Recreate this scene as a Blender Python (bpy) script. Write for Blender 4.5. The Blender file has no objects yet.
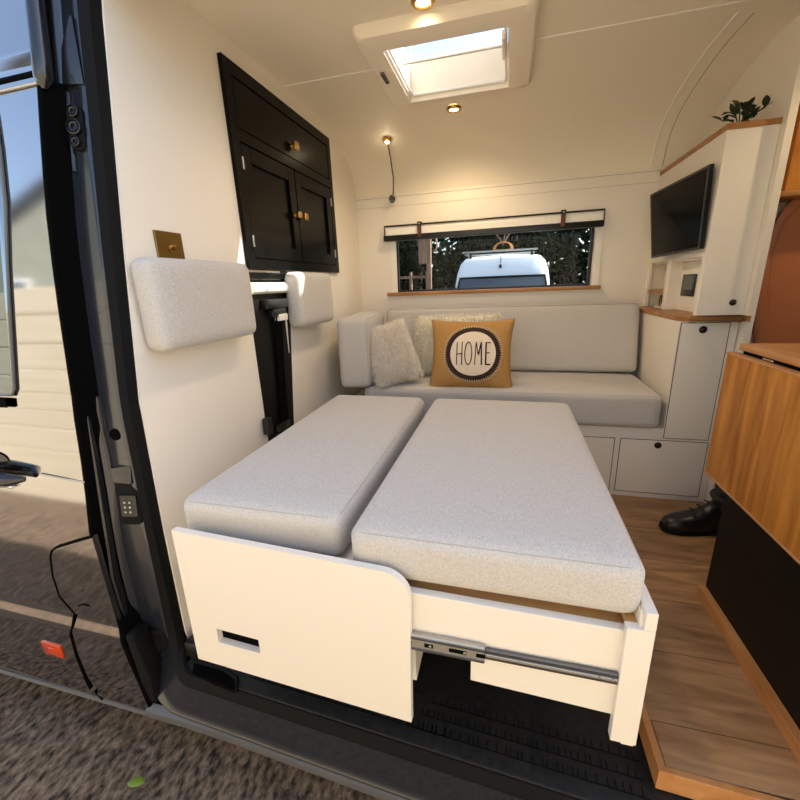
import bpy, bmesh, math, random
from mathutils import Vector, Matrix
random.seed(7)
S = bpy.context.scene
C = S.collection
PI = math.pi
V = Vector

# ------------------------------------------------------------------ materials
def srgb(r, g, b):
    f = lambda c: (c/255/12.92) if c/255 <= .04045 else ((c/255+.055)/1.055)**2.4
    return (f(r), f(g), f(b), 1)
def newmat(name):
    m = bpy.data.materials.new(name); m.use_nodes = True
    n = m.node_tree.nodes; return m, n, m.node_tree.links, n['Principled BSDF']
def plain(name, col, rough=.5, metal=0, bump=0, bscale=200, spec=.5, coat=0):
    m, n, l, b = newmat(name)
    b.inputs['Base Color'].default_value = col; b.inputs['Roughness'].default_value = rough
    b.inputs['Metallic'].default_value = metal; b.inputs['Specular IOR Level'].default_value = spec
    b.inputs['Coat Weight'].default_value = coat; b.inputs['Coat Roughness'].default_value = .04
    tc = n.new('ShaderNodeTexCoord'); nz = n.new('ShaderNodeTexNoise')
    nz.inputs['Scale'].default_value = bscale; nz.inputs['Detail'].default_value = 3
    l.new(tc.outputs['Object'], nz.inputs['Vector'])
    if bump:
        bp = n.new('ShaderNodeBump'); bp.inputs['Strength'].default_value = bump; bp.inputs['Distance'].default_value = .002
        l.new(nz.outputs['Fac'], bp.inputs['Height']); l.new(bp.outputs['Normal'], b.inputs['Normal'])
    return m
def mixed(name, c1, c2, scale, rough=.8, stretch=(1,1,1), bump=.3, bdist=.002, detail=4, lo=.3, hi=.7, spec=.3, metal=0, rot=(0,0,0)):
    m, n, l, b = newmat(name)
    tc = n.new('ShaderNodeTexCoord'); mp = n.new('ShaderNodeMapping'); mp.inputs['Scale'].default_value = stretch
    mp.inputs['Rotation'].default_value = rot
    nz = n.new('ShaderNodeTexNoise'); nz.inputs['Scale'].default_value = scale; nz.inputs['Detail'].default_value = detail
    rp = n.new('ShaderNodeValToRGB'); rp.color_ramp.elements[0].position = lo; rp.color_ramp.elements[1].position = hi
    rp.color_ramp.elements[0].color = c1; rp.color_ramp.elements[1].color = c2
    l.new(tc.outputs['Object'], mp.inputs['Vector']); l.new(mp.outputs['Vector'], nz.inputs['Vector'])
    l.new(nz.outputs['Fac'], rp.inputs['Fac']); l.new(rp.outputs['Color'], b.inputs['Base Color'])
    b.inputs['Roughness'].default_value = rough; b.inputs['Specular IOR Level'].default_value = spec; b.inputs['Metallic'].default_value = metal
    if bump:
        bp = n.new('ShaderNodeBump'); bp.inputs['Strength'].default_value = bump; bp.inputs['Distance'].default_value = bdist
        l.new(nz.outputs['Fac'], bp.inputs['Height']); l.new(bp.outputs['Normal'], b.inputs['Normal'])
    return m
def fabric(name, c1, c2):
    m, n, l, b = newmat(name)
    tc = n.new('ShaderNodeTexCoord')
    nz = n.new('ShaderNodeTexNoise'); nz.inputs['Scale'].default_value = 420; nz.inputs['Detail'].default_value = 2
    n2 = n.new('ShaderNodeTexNoise'); n2.inputs['Scale'].default_value = 330; n2.inputs['Detail'].default_value = 3
    mp = n.new('ShaderNodeMapping'); mp.inputs['Scale'].default_value = (1, .45, 1)
    l.new(tc.outputs['Object'], nz.inputs['Vector']); l.new(tc.outputs['Object'], mp.inputs['Vector']); l.new(mp.outputs['Vector'], n2.inputs['Vector'])
    ad = n.new('ShaderNodeMath'); ad.operation = 'ADD'; l.new(nz.outputs['Fac'], ad.inputs[0]); l.new(n2.outputs['Fac'], ad.inputs[1])
    dv = n.new('ShaderNodeMath'); dv.operation = 'MULTIPLY'; dv.inputs[1].default_value = .5; l.new(ad.outputs[0], dv.inputs[0])
    rp = n.new('ShaderNodeValToRGB'); rp.color_ramp.elements[0].position = .36; rp.color_ramp.elements[1].position = .64
    rp.color_ramp.elements[0].color = c1; rp.color_ramp.elements[1].color = c2
    l.new(dv.outputs[0], rp.inputs['Fac']); l.new(rp.outputs['Color'], b.inputs['Base Color'])
    b.inputs['Roughness'].default_value = .95; b.inputs['Specular IOR Level'].default_value = .15
    b.inputs['Sheen Weight'].default_value = .15
    bp = n.new('ShaderNodeBump'); bp.inputs['Strength'].default_value = .35; bp.inputs['Distance'].default_value = .0015
    l.new(dv.outputs[0], bp.inputs['Height']); l.new(bp.outputs['Normal'], b.inputs['Normal'])
    return m
def wood(name, c1, c2, stretch, rough=.4, scale=9, plank=None):
    m, n, l, b = newmat(name)
    tc = n.new('ShaderNodeTexCoord'); mp = n.new('ShaderNodeMapping'); mp.inputs['Scale'].default_value = stretch
    l.new(tc.outputs['Object'], mp.inputs['Vector'])
    nz = n.new('ShaderNodeTexNoise'); nz.inputs['Scale'].default_value = scale; nz.inputs['Detail'].default_value = 6; nz.inputs['Distortion'].default_value = .6
    l.new(mp.outputs['Vector'], nz.inputs['Vector'])
    rp = n.new('ShaderNodeValToRGB'); rp.color_ramp.elements[0].position = .3; rp.color_ramp.elements[1].position = .7
    rp.color_ramp.elements[0].color = c1; rp.color_ramp.elements[1].color = c2
    l.new(nz.outputs['Fac'], rp.inputs['Fac'])
    out = rp.outputs['Color']
    if plank:
        br = n.new('ShaderNodeTexBrick'); br.inputs['Scale'].default_value = 1
        br.inputs['Brick Width'].default_value = plank[0]; br.inputs['Row Height'].default_value = plank[1]
        br.inputs['Mortar Size'].default_value = .0012; br.inputs['Color1'].default_value = (.78,.78,.78,1); br.inputs['Color2'].default_value = (1.08,1.05,1,1)
        br.inputs['Mortar'].default_value = (.45,.42,.4,1)
        l.new(tc.outputs['Object'], br.inputs['Vector'])
        mx = n.new('ShaderNodeMix'); mx.data_type = 'RGBA'; mx.blend_type = 'MULTIPLY'; mx.inputs['Factor'].default_value = 1
        l.new(out, mx.inputs[6]); l.new(br.outputs['Color'], mx.inputs[7]); out = mx.outputs[2]
    l.new(out, b.inputs['Base Color']); b.inputs['Roughness'].default_value = rough; b.inputs['Specular IOR Level'].default_value = .35
    bp = n.new('ShaderNodeBump'); bp.inputs['Strength'].default_value = .12; bp.inputs['Distance'].default_value = .001
    l.new(nz.outputs['Fac'], bp.inputs['Height']); l.new(bp.outputs['Normal'], b.inputs['Normal'])
    return m
def emit(name, col, s):
    m, n, l, b = newmat(name); b.inputs['Emission Color'].default_value = col; b.inputs['Emission Strength'].default_value = s
    b.inputs['Base Color'].default_value = col
    return m
def glass(name, tint=(1,1,1,1), refl=.08, rough=0.0):
    m, n, l, b = newmat(name); n.remove(b)
    o = n['Material Output']; t = n.new('ShaderNodeBsdfTransparent'); t.inputs['Color'].default_value = tint
    g = n.new('ShaderNodeBsdfGlossy'); g.inputs['Roughness'].default_value = rough
    fr = n.new('ShaderNodeFresnel'); fr.inputs['IOR'].default_value = 1.18
    mx = n.new('ShaderNodeMixShader'); l.new(fr.outputs[0], mx.inputs[0]); l.new(t.outputs[0], mx.inputs[1]); l.new(g.outputs[0], mx.inputs[2])
    l.new(mx.outputs[0], o.inputs['Surface']); return m

M = {}
M['cream'] = plain('cream_paint', srgb(234,225,210), .45, bump=.05, bscale=90)
M['panel'] = plain('cream_board', srgb(230,221,206), .38, bump=.03, bscale=60)
M['ceil'] = plain('ceiling_lining', srgb(236,225,204), .55, bump=.05, bscale=60)
M['fabric'] = fabric('grey_weave', srgb(180,174,165), srgb(203,197,188))
M['piping'] = plain('grey_piping', srgb(172,167,160), .9, bump=.2, bscale=500)
M['black'] = plain('black_satin', srgb(8,7,5), .25, bump=.03, bscale=80, spec=.10)
M['blackmat'] = plain('black_board', srgb(14,13,11), .5, bump=.1, bscale=150, spec=.2)
M['rubber'] = plain('black_rubber', srgb(18,18,18), .7, bump=.05, bscale=200, spec=.12)
M['gap'] = plain('rubber_and_gap_shade', srgb(6,6,6), .9, bump=.05, spec=.05)  # near-black for rubber, and for shade painted into slots and hollows
M['mat'] = mixed('moulded_mat', srgb(22,22,22), srgb(38,38,37), 60, .45, bump=.2)
M['paint'] = plain('grey_paint', srgb(168,166,164), .07, metal=1, coat=.2)
M['jamb'] = plain('jamb_paint', srgb(26,26,29), .27, metal=.05, coat=.5, bump=.03, bscale=40)
M['sill'] = plain('sill_paint', srgb(36,39,46), .25, metal=.15, coat=.7, bump=.04, bscale=60)
M['lip'] = plain('lip_plastic', srgb(92,92,92), .4, bump=.1)
M['brass'] = plain('aged_brass', srgb(190,150,80), .3, metal=1, bump=.05)
M['plate'] = plain('bronze_plate', srgb(128,100,52), .38, metal=.9, bump=.05)
M['seamtan'] = plain('lining_seam', srgb(150,128,98), .8)
M['hatchw'] = plain('hatch_plastic', srgb(238,226,206), .4)
M['steel'] = plain('steel', srgb(180,178,172), .5, metal=1, bump=.05)
M['steeldark'] = plain('dark_steel', srgb(110,110,112), .35, metal=1, bump=.05)
M['chrome'] = plain('chrome', srgb(220,220,220), .08, metal=1)
M['knob'] = plain('bronze_knob', srgb(58,48,42), .3, metal=.8)
M['oak_panel'] = wood('oak_panel', srgb(146,84,22), srgb(204,138,60), (1.2, 6, .7), .4, 5)
M['oak_edge'] = wood('oak_edge', srgb(168,112,62), srgb(196,142,90), (4,.6,4), .4, 6)
M['oak_x'] = wood('oak_trim', srgb(150,100,52), srgb(182,130,78), (.6,4,4), .4, 6)
M['oakpale'] = wood('pale_oak', srgb(178,132,80), srgb(206,160,104), (.6,4,4), .5, 6)
M['floor'] = wood('floor_planks', srgb(126,94,64), srgb(174,138,100), (.8,5,5), .42, 6, plank=(1.2,.19))
M['leather'] = plain('tan_leather', srgb(192,120,80), .42, bump=.12, bscale=260)
M['stitch'] = plain('leather_seam', srgb(176,104,62), .5)
M['fur'] = mixed('cream_fur', srgb(236,224,204), srgb(252,246,236), 60, .95, bump=0, spec=.1)
M['fur2'] = mixed('ivory_fur', srgb(232,224,200), srgb(252,246,230), 60, .95, bump=0, spec=.1)
M['burlap'] = mixed('mustard_burlap', srgb(160,116,60), srgb(194,150,88), 300, .9, bump=.4)
M['discwhite'] = mixed('cotton_disc', srgb(226,206,178), srgb(236,218,192), 300, .9, bump=.1)
M['brown'] = mixed('dark_brown_print', srgb(46,30,24), srgb(66,46,38), 300, .9, bump=.1)
M['ink'] = plain('black_print', srgb(22,20,18), .9)
M['stitchwhite'] = plain('pale_thread', srgb(214,198,170), .9)
M['screen'] = plain('tv_screen', srgb(8,7,5), .22, spec=.06)
M['plastic'] = plain('black_plastic', srgb(22,22,22), .35, bump=.03)
M['lcd'] = plain('lcd', srgb(70,72,62), .25)
M['white'] = plain('white_plastic', srgb(238,232,220), .4, bump=.03)
M['acrylic'] = glass('clear_acrylic', (.93,.95,.97,1))
M['glass'] = glass('window_glass', (.80,.83,.82,1))
M['darkglass'] = plain('dark_glass', srgb(40,48,52), .06, coat=1, spec=.8)
M['doorglass'] = plain('tinted_door_glass', srgb(70,84,84), .04, metal=.5, coat=1)
M['blind'] = mixed('blind_fabric', srgb(236,230,220), srgb(248,244,236), 200, .9, bump=.1)
M['strap'] = plain('brown_leather_strap', srgb(92,42,24), .5, bump=.1)
M['leaf'] = mixed('plant_leaf', srgb(28,40,24), srgb(52,66,40), 40, .5, bump=.1)
M['leafnew'] = plain('young_leaf', srgb(130,120,48), .5)
M['bulb'] = emit('warm_lamp', (1,.78,.45,1), 14)
M['bootleather'] = plain('boot_leather', srgb(22,18,17), .35, bump=.15, bscale=150)
M['lace'] = plain('boot_lace', srgb(30,28,28), .7)
M['orange'] = plain('orange_lens', srgb(196,62,16), .15, coat=1, bump=.1, bscale=120)
M['ground'] = mixed('packed_earth', srgb(34,28,23), srgb(136,118,100), 60, .9, (1,.6,1), bump=.8, bdist=.014, detail=14, lo=.33, hi=.72, rot=(0,0,.9))
M['wallout'] = mixed('rendered_boards', srgb(214,200,172), srgb(226,214,188), 3, .8, (.3,1,8), bump=.25, bdist=.01)
M['house'] = mixed('grey_render', srgb(150,152,138), srgb(168,170,156), 2, .9, bump=.1)
M['roofdark'] = mixed('slate', srgb(70,70,72), srgb(90,90,92), 8, .8)
M['vanwhite'] = plain('white_van_paint', srgb(238,240,240), .3, coat=.3)
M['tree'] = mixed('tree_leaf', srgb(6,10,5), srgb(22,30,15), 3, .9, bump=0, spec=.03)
M['bark'] = mixed('bark', srgb(52,42,34), srgb(92,76,62), 12, .9, (1,1,.2), bump=.6, bdist=.02)
M['timber'] = mixed('weathered_timber', srgb(110,84,66), srgb(168,134,110), 8, .85, (3,3,.4), bump=.3)
M['rope'] = mixed('orange_rope', srgb(176,120,70), srgb(206,150,98), 60, .9, bump=.5)
M['greenleaf'] = plain('fresh_leaf', srgb(110,140,40), .5)

# ------------------------------------------------------------------ mesh helpers
def mesh_obj(name, bm, mat, parent=None, smooth=False, origin=None):
    if isinstance(bm, tuple):
        me = bpy.data.meshes.new(name); me.from_pydata([tuple(v) for v in bm[0]], [], bm[1]); me.update()
    else:
        bmesh.ops.recalc_face_normals(bm, faces=bm.faces[:])
        me = bpy.data.meshes.new(name); bm.to_mesh(me); bm.free()
    if not isinstance(mat, (list, tuple)): mat = [mat]
    for k in mat: me.materials.append(M[k] if isinstance(k, str) else k)
    if smooth:
        for p in me.polygons: p.use_smooth = True
        if smooth != 'all': me.set_sharp_from_angle(angle=math.radians(40))
    o = bpy.data.objects.new(name, me); C.objects.link(o)
    if parent is not None:
        w = Vector(parent['_w']) if '_w' in parent else Vector((0,0,0))
        me.transform(Matrix.Translation(-w)); o.parent = parent; o['_w'] = list(w)
    else:
        xs = [v.co for v in me.vertices]
        if origin is None:
            lo = [min(c[i] for c in xs) for i in range(3)]; hi = [max(c[i] for c in xs) for i in range(3)]
            origin = V(((lo[0]+hi[0])/2, (lo[1]+hi[1])/2, lo[2]))
        me.transform(Matrix.Translation(-V(origin))); o.location = origin; o['_w'] = list(origin)
    return o
def tag(o, label=None, cat=None, group=None, kind=None):
    if label: o['label'] = label
    if cat: o['category'] = cat
    if group: o['group'] = group
    if kind: o['kind'] = kind
    return o
def thing(name, loc, label, cat, group=None):
    o = bpy.data.objects.new(name, None); C.objects.link(o); o.location = loc; o.empty_display_size = .05
    o['_w'] = list(loc); return tag(o, label, cat, group)
def struct(name, bm, mat, smooth=False):
    return tag(mesh_obj(name, bm, mat, None, smooth), kind='structure')
def B(): return bmesh.new()
def box(bm, x0, x1, y0, y1, z0, z1, r=0, seg=2, T=None):
    m = bmesh.new()
    bmesh.ops.create_cube(m, size=1)
    for v in m.verts: v.co = V(((x0+x1)/2+v.co.x*(x1-x0), (y0+y1)/2+v.co.y*(y1-y0), (z0+z1)/2+v.co.z*(z1-z0)))
    if r: bmesh.ops.bevel(m, geom=m.edges[:]+m.verts[:], offset=r, segments=seg, affect='EDGES', profile=.5)
    return join(bm, m, T)
def join(bm, m, T=None):
    if T is not None: m.transform(T)
    me = bpy.data.meshes.new('tmp'); m.to_mesh(me); m.free(); bm.from_mesh(me); bpy.data.meshes.remove(me); return bm
def prism(bm, pts, axis, a0, a1, r=0, seg=2, T=None):
    """polygon pts (2D) extruded along axis. x:(y,z) y:(x,z) z:(x,y)"""
    m = bmesh.new()
    def P(p, a): return {'x': V((a,p[0],p[1])), 'y': V((p[0],a,p[1])), 'z': V((p[0],p[1],a))}[axis]
    lo = [m.verts.new(P(p,a0)) for p in pts]; hi = [m.verts.new(P(p,a1)) for p in pts]
    n = len(pts); f1 = m.faces.new(lo); f2 = m.faces.new(hi)
    for i in range(n): m.faces.new((lo[i], lo[(i+1)%n], hi[(i+1)%n], hi[i]))
    bmesh.ops.recalc_face_normals(m, faces=m.faces[:])
    if r:
        es = [e for e in m.edges if (e in f1.edges or e in f2.edges)]
        bmesh.ops.bevel(m, geom=es, offset=r, segments=seg, affect='EDGES', profile=.5)
    return join(bm, m, T)
def tube(bm, pts, r, n=8, closed=False, flat=1.0, cap=True):
    pts = [V(p) for p in pts]; N = len(pts); rings = []
    rad = r if isinstance(r, (list,tuple)) else [r]*N
    up = None
    for i,p in enumerate(pts):
        a = pts[(i-1)%N] if (closed or i>0) else p; b = pts[(i+1)%N] if (closed or i<N-1) else p
        t = (b-a).normalized()
        if up is None: up = V((0,0,1)) if abs(t.z)<.9 else V((1,0,0))
        s = t.cross(up)
        if s.length < 1e-6: s = t.orthogonal()
        s.normalize(); u = s.cross(t).normalized(); up = u
        rings.append([bm.verts.new(p + (s*math.cos(2*PI*k/n) + u*math.sin(2*PI*k/n)*flat)*rad[i]) for k in range(n)])
    for i in range(N if closed else N-1):
        A = rings[i]; D = rings[(i+1)%N]
        for k in range(n): bm.faces.new((A[k], A[(k+1)%n], D[(k+1)%n], D[k]))
    if cap and not closed: bm.faces.new(rings[0][::-1]); bm.faces.new(rings[-1])
    return bm
def lathe(bm, prof, T=None, n=24):
    """prof [(r,h)] round +Z, T places it"""
    m = bmesh.new(); rings = []
    for r,h in prof:
        if r < 1e-6: rings.append([m.verts.new((0,0,h))])
        else: rings.append([m.verts.new((r*math.cos(2*PI*k/n), r*math.sin(2*PI*k/n), h)) for k in range(n)])
    for a,b in zip(rings, rings[1:]):
        if len(a)==1 and len(b)==1: continue
        for k in range(n):
            k2=(k+1)%n
            if len(a)==1: m.faces.new((a[0], b[k2], b[k]))
            elif len(b)==1: m.faces.new((a[k], a[k2], b[0]))
            else: m.faces.new((a[k], a[k2], b[k2], b[k]))
    return join(bm, m, T)
def axisT(loc, d):
    return Matrix.Translation(V(loc)) @ V((0,0,1)).rotation_difference(V(d).normalized()).to_matrix().to_4x4()
def sheet(rows, closed=False):
    """grid of points -> (verts, faces)"""
    n=len(rows[0]); vs=[p for r in rows for p in r]; fs=[]
    for i in range(len(rows)-1):
        for j in range(n-1): fs.append((i*n+j, i*n+j+1, (i+1)*n+j+1, (i+1)*n+j))
    return vs, fs
def softbox(bm, size, r, puff=(0,0,0), n=14, T=None, warp=None):
    """rounded cushion block centred at the origin"""
    m = bmesh.new(); hx,hy,hz = [s/2 for s in size]
    bmesh.ops.create_cube(m, size=2)
    bmesh.ops.subdivide_edges(m, edges=m.edges[:], cuts=n, use_grid_fill=True)
    def sp(u):    # denser near the edges
        return math.copysign(1-(1-abs(u))**1.9, u)
    for v in m.verts:
        p = V((sp(v.co.x)*hx, sp(v.co.y)*hy, sp(v.co.z)*hz))
        c = V((max(-hx+r,min(hx-r,p.x)), max(-hy+r,min(hy-r,p.y)), max(-hz+r,min(hz-r,p.z))))
        d = p-c
        if d.length > 1e-9: p = c + d.normalized()*r
        u,w,q = p.x/hx, p.y/hy, p.z/hz
        f = lambda a: max(0, 1-abs(a)**2.5)
        p = V((p.x + puff[0]*math.copysign(1,u)*f(w)*f(q)*abs(u)**3, p.y + puff[1]*math.copysign(1,w)*f(u)*f(q)*abs(w)**3, p.z + puff[2]*math.copysign(1,q)*f(u)*f(w)*abs(q)**3))
        if warp: p = warp(p)
        v.co = p
    return join(bm, m, T)
def rrect(w, h, r, n=6, cx=0, cy=0):
    pts=[]
    for (sx,sy,a0) in ((1,1,0),(-1,1,90),(-1,-1,180),(1,-1,270)):
        for k in range(n+1):
            a=math.radians(a0+90*k/n); pts.append((cx+sx*(w/2-r)+r*math.cos(a), cy+sy*(h/2-r)+r*math.sin(a)))
    return pts
def interp(x, xs, ys):
    if x <= xs[0]: return ys[0]
    for i in range(len(xs)-1):
        if x <= xs[i+1]: return ys[i]+(ys[i+1]-ys[i])*(x-xs[i])/(xs[i+1]-xs[i])
    return ys[-1]

# ------------------------------------------------------------------ camera
yaw, pitch, roll, fpx = .2661, -.2828, -.0402, 395.064
fw = V((-math.sin(yaw)*math.cos(pitch), math.cos(yaw)*math.cos(pitch), math.sin(pitch)))
rt = V((math.cos(yaw), math.sin(yaw), 0)); up = rt.cross(fw)
r2 = rt*math.cos(roll)+up*math.sin(roll); u2 = up*math.cos(roll)-rt*math.sin(roll)
cam = bpy.data.cameras.new('camera'); co = bpy.data.objects.new('camera', cam); C.objects.link(co)
cam.sensor_width = 36; cam.lens = fpx/800*36; cam.clip_start = .02; cam.clip_end = 200
mt = Matrix((r2, u2, -fw)).transposed().to_4x4(); mt.translation = V((.1008,-.6141,.9271)); co.matrix_world = mt
S.camera = co

# ------------------------------------------------------------------ shell
XL, XR, YW, ZC = -.752, 1.62, 1.735, 1.672
def ye(z): return interp(z, [-.3,-.06,.33,.68,1.03,1.34,1.5,1.9], [.088,.091,.10,.116,.165,.214,.238,.31])
def yext(z): return ye(z)-.07
def ysill(x): return .008-.05*(x+.66)
cprof = [(.22,ZC),(.86,ZC),(1.235,ZC),(1.30,1.665),(1.40,1.65),(1.50,1.628),(1.59,1.598),(1.65,1.565),(1.695,1.52),(1.72,1.475),(YW,1.415)]
# ceiling with an opening for the roof hatch
xs = [-.80,-.345,.125,XR]; vs=[]; fs=[]
for (y,z) in cprof:
    for x in xs: vs.append((x,y,z))
for (y,z) in cprof:
    for x in xs: vs.append((x,y+.0,z+.03))
n=len(xs); off=len(cprof)*n
hy0,hy1 = .80,1.235
vs2=[]
for i in range(len(cprof)-1):
    for j in range(n-1):
        if i==1 and j==1: continue
        q=(i*n+j, i*n+j+1, (i+1)*n+j+1, (i+1)*n+j); fs.append(q); fs.append(tuple(off+k for k in q[::-1]))
struct('ceiling', (vs, fs), 'ceil', smooth=True)
# left wall (bulkhead): outline follows the opening edge and the roof curve, slot for the seat belt column
wp = [(ye(z),z) for z in (-.09,.0,.33,.68,1.03,1.34,1.5,1.56)] + [(.26,1.62),(.33,ZC+.01)] + [(y,z+.005) for y,z in cprof[1:]] + [(YW+.02,1.3),(YW+.02,-.09)]
bm=B(); prism(bm, wp, 'x', XL-.03, XL); struct('wall_left', bm, 'cream')
# back wall (far side of the van) with window opening
wx0,wx1,wz0,wz1 = -.545,.53,.885,1.245
bm=B()
box(bm,-.80,wx0,YW,YW+.085,-.09,1.44); box(bm,wx1,XR,YW,YW+.085,-.09,1.44)
box(bm,wx0,wx1,YW,YW+.085,-.09,wz0); box(bm,wx0,wx1,YW,YW+.085,wz1,1.44)
bmesh.ops.remove_doubles(bm, verts=bm.verts[:], dist=1e-5)
struct('wall_back', bm, 'cream')
# thin shadow-gap moulding on the far wall and lining joint strips on the ceiling
def ceil_path(x, y0, y1, dz=0.0, nn=26):
    ys=[c[0] for c in cprof]; zs=[c[1] for c in cprof]; out=[]
    for k in range(nn+1):
        y=y0+(y1-y0)*k/nn; out.append((x, y, interp(y,ys,zs)-dz))
    return out
bm=B(); box(bm,-.752,.75,1.0,1.010,ZC-.003,ZC+.002,.001); struct('trim_1', bm, 'white')
bm=B()
pth=ceil_path(.742,1.06,1.733)
for dz in (0,): tube(bm, [V(p)+V((0,0,.0)) for p in pth], .0045, 6, flat=.6)
struct('trim_2', bm, 'white', smooth=True)
bm=B(); tube(bm, ceil_path(.79,1.08,1.734), .0012, 6); struct('trim_3', bm, 'seamtan', smooth=True)
bm=B(); box(bm,-.75,.787,YW-.001,YW+.01,1.400,1.4016); box(bm,-.75,.787,YW-.001,YW+.01,1.352,1.353); struct('trim_4', bm, 'seamtan')
# right partition with the arch of the roof, compartment wall behind the kitchen, end wall
pp = [(1.09,-.0),(1.09,ZC)] + [(y,z) for y,z in cprof[2:]] + [(YW,-.0)]
bm=B(); prism(bm, pp, 'x', .935, .957); struct('wall_right', bm, 'cream')
bm=B(); box(bm,.957,XR,1.266,1.285,0,ZC); struct('wall_compartment', bm, 'cream')
bm=B(); box(bm,XR,XR+.03,-.05,YW+.08,-.25,ZC+.03); struct('wall_end', bm, 'cream')
bm=B(); box(bm,.74,XR,-.02,.028,-.25,ZC+.03); struct('wall_front', bm, 'paint')
# floor and step
bm=B(); box(bm,.425,XR,.032,YW,-.045,0,.0015,1); box(bm,-.75,.43,.42,YW,-.045,-.0005)
struct('floor', bm, 'floor')
bm=B()
prism(bm,[(.418,.022),(.432,.034),(.432,.42),(.418,.42)],'z',-.047,.003,.001)
prism(bm,[(.418,.022),(.432,.034),(.735,.020),(.735,.006)],'z',-.047,.003,.001)
struct('baseboard_front', bm, 'oak_edge')
# outer skin of the van, so that its roof and flanks throw the shade they throw in the photo
bm=B()
box(bm,-2.3,-.345,.24,YW+.1,1.735,1.76); box(bm,.125,XR+.03,.24,YW+.1,1.735,1.76)
box(bm,-.345,.125,.24,.80,1.735,1.76); box(bm,-.345,.125,1.235,YW+.1,1.735,1.76)
box(bm,-2.3,-.80,YW+.06,YW+.1,-.3,1.76); box(bm,-2.3,-2.26,.1,YW+.1,-.3,1.76)
box(bm,-.80,XR,YW+.086,YW+.1,-.3,.80); box(bm,-.80,wx0-.01,YW+.086,YW+.1,.80,1.76); box(bm,wx1+.01,XR,YW+.086,YW+.1,.80,1.76); box(bm,wx0-.01,wx1+.01,YW+.086,YW+.1,1.26,1.76)
box(bm,-2.3,XR,.12,YW+.1,-.28,-.24); box(bm,XR,XR+.9,.02,YW+.1,-.28,1.76)
struct('trim_5', bm, 'paint')
# header above the door opening
bm=B(); box(bm,-.80,XR,.20,.245,1.575,1.76,.01); struct('trim_6', bm, 'jamb')

# ------------------------------------------------------------------ door frame: pillar + sill swept along the opening
def frame_curve(xp, off, zs, ys_off, rad, top=1.60):
    """path of one profile point: down the pillar, round the corner, along the sill"""
    pts=[]
    zc=zs+rad
    nP,nCn,nS=26,10,12
    for k in range(nP):
        z=top+(zc-top)*k/(nP-1); x=xp(z); pts.append(V((x, ye(z)+off, z)))
    x0=xp(zc); y0=ye(zc)+off; x1=x0+rad; y1=ysill(x1)+ys_off
    for k in range(1,nCn+1):
        a=PI/2*k/nCn; t=k/nCn; s=t*t*(3-2*t)
        pts.append(V((x0+rad*(1-math.cos(a)), y0+(y1-y0)*s, zc-rad*math.sin(a))))
    for k in range(1,nS+1):
        x=x1+(1.05-x1)*k/nS; pts.append(V((x, ysill(x)+ys_off, zs)))
    return pts
xi=lambda z: -.757
xs_=lambda z: -.785+.004*math.sin(z*3)
def xm(z): return interp(z,[-.1,0,.24,.48,.69,.92,1.14,1.34,1.5],[-.90,-.892,-.892,-.873,-.872,-.881,-.877,-.862,-.854])
curves = [frame_curve(lambda z: -.759, .012, -.052, .030, .06),
          frame_curve(xi, 0, -.055, .010, .07),
          frame_curve(lambda z: -.762, -.024, -.063, .003, .075),
          frame_curve(lambda z: xs_(z)+.006, -.034, -.082, -.003, .09),
          frame_curve(xs_, -.028, -.090, .002, .095),
          frame_curve(lambda z: xs_(z)-.002, -.012, -.094, .012, .095)]
frame = thing('door_frame', (-.80,.06,-.25), 'dark grey painted door pillar and sill framing the open side doorway', 'door frame')
mesh_obj('rubber_seal', sheet(list(zip(*curves))), 'rubber', frame, smooth=True)
tag(frame.children[0], 'black rubber seal around the doorway')
mc = [frame_curve(lambda z: xs_(z)-.001, -.010, -.092, .014, .095),
      frame_curve(lambda z: xs_(z)-.010, -.020, -.096, .006, .10),
      frame_curve(lambda z: xs_(z)-.022, -.022, -.125, .002, .11),
      frame_curve(lambda z: (xs_(z)*.35+xm(z)*.65), -.020, -.165, .002, .13),
      frame_curve(lambda z: xm(z)+.012, -.022, -.188, .000, .14),
      frame_curve(lambda z: xm(z)+.004, -.032, -.197, -.006, .145),
      frame_curve(xm, -.034, -.202, -.008, .15),
      frame_curve(lambda z: xm(z)-.002, -.020, -.205, .004, .152)]
mesh_obj('jamb_skin', sheet(list(zip(*mc))), 'sill', frame, smooth=True)
gc = [frame_curve(lambda z: xm(z)+.001, -.026, -.203, .002, .152),
      frame_curve(lambda z: xm(z)-.006, .0, -.206, .01, .154),
      frame_curve(lambda z: xm(z)-.03, .0, -.21, .014, .16)]
mesh_obj('gap_seal', sheet([c[:36] for c in zip(*gc)][:36]), 'gap', frame, smooth=True)
# lower lip below the sill
bm=B()
rows=[]
for k in range(16):
    x=-.86+(1.05+.86)*k/15; y=ysill(x) if x>-.66 else .008+.0*(x)
    rows.append([V((x,y+.012,-.205)),V((x,y-.002,-.212)),V((x,y-.006,-.214)),V((x,y-.008,-.228)),V((x,y-.004,-.243)),V((x,y+.03,-.248))])
mesh_obj('lip', sheet(rows), 'lip', frame, smooth=True)
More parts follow.
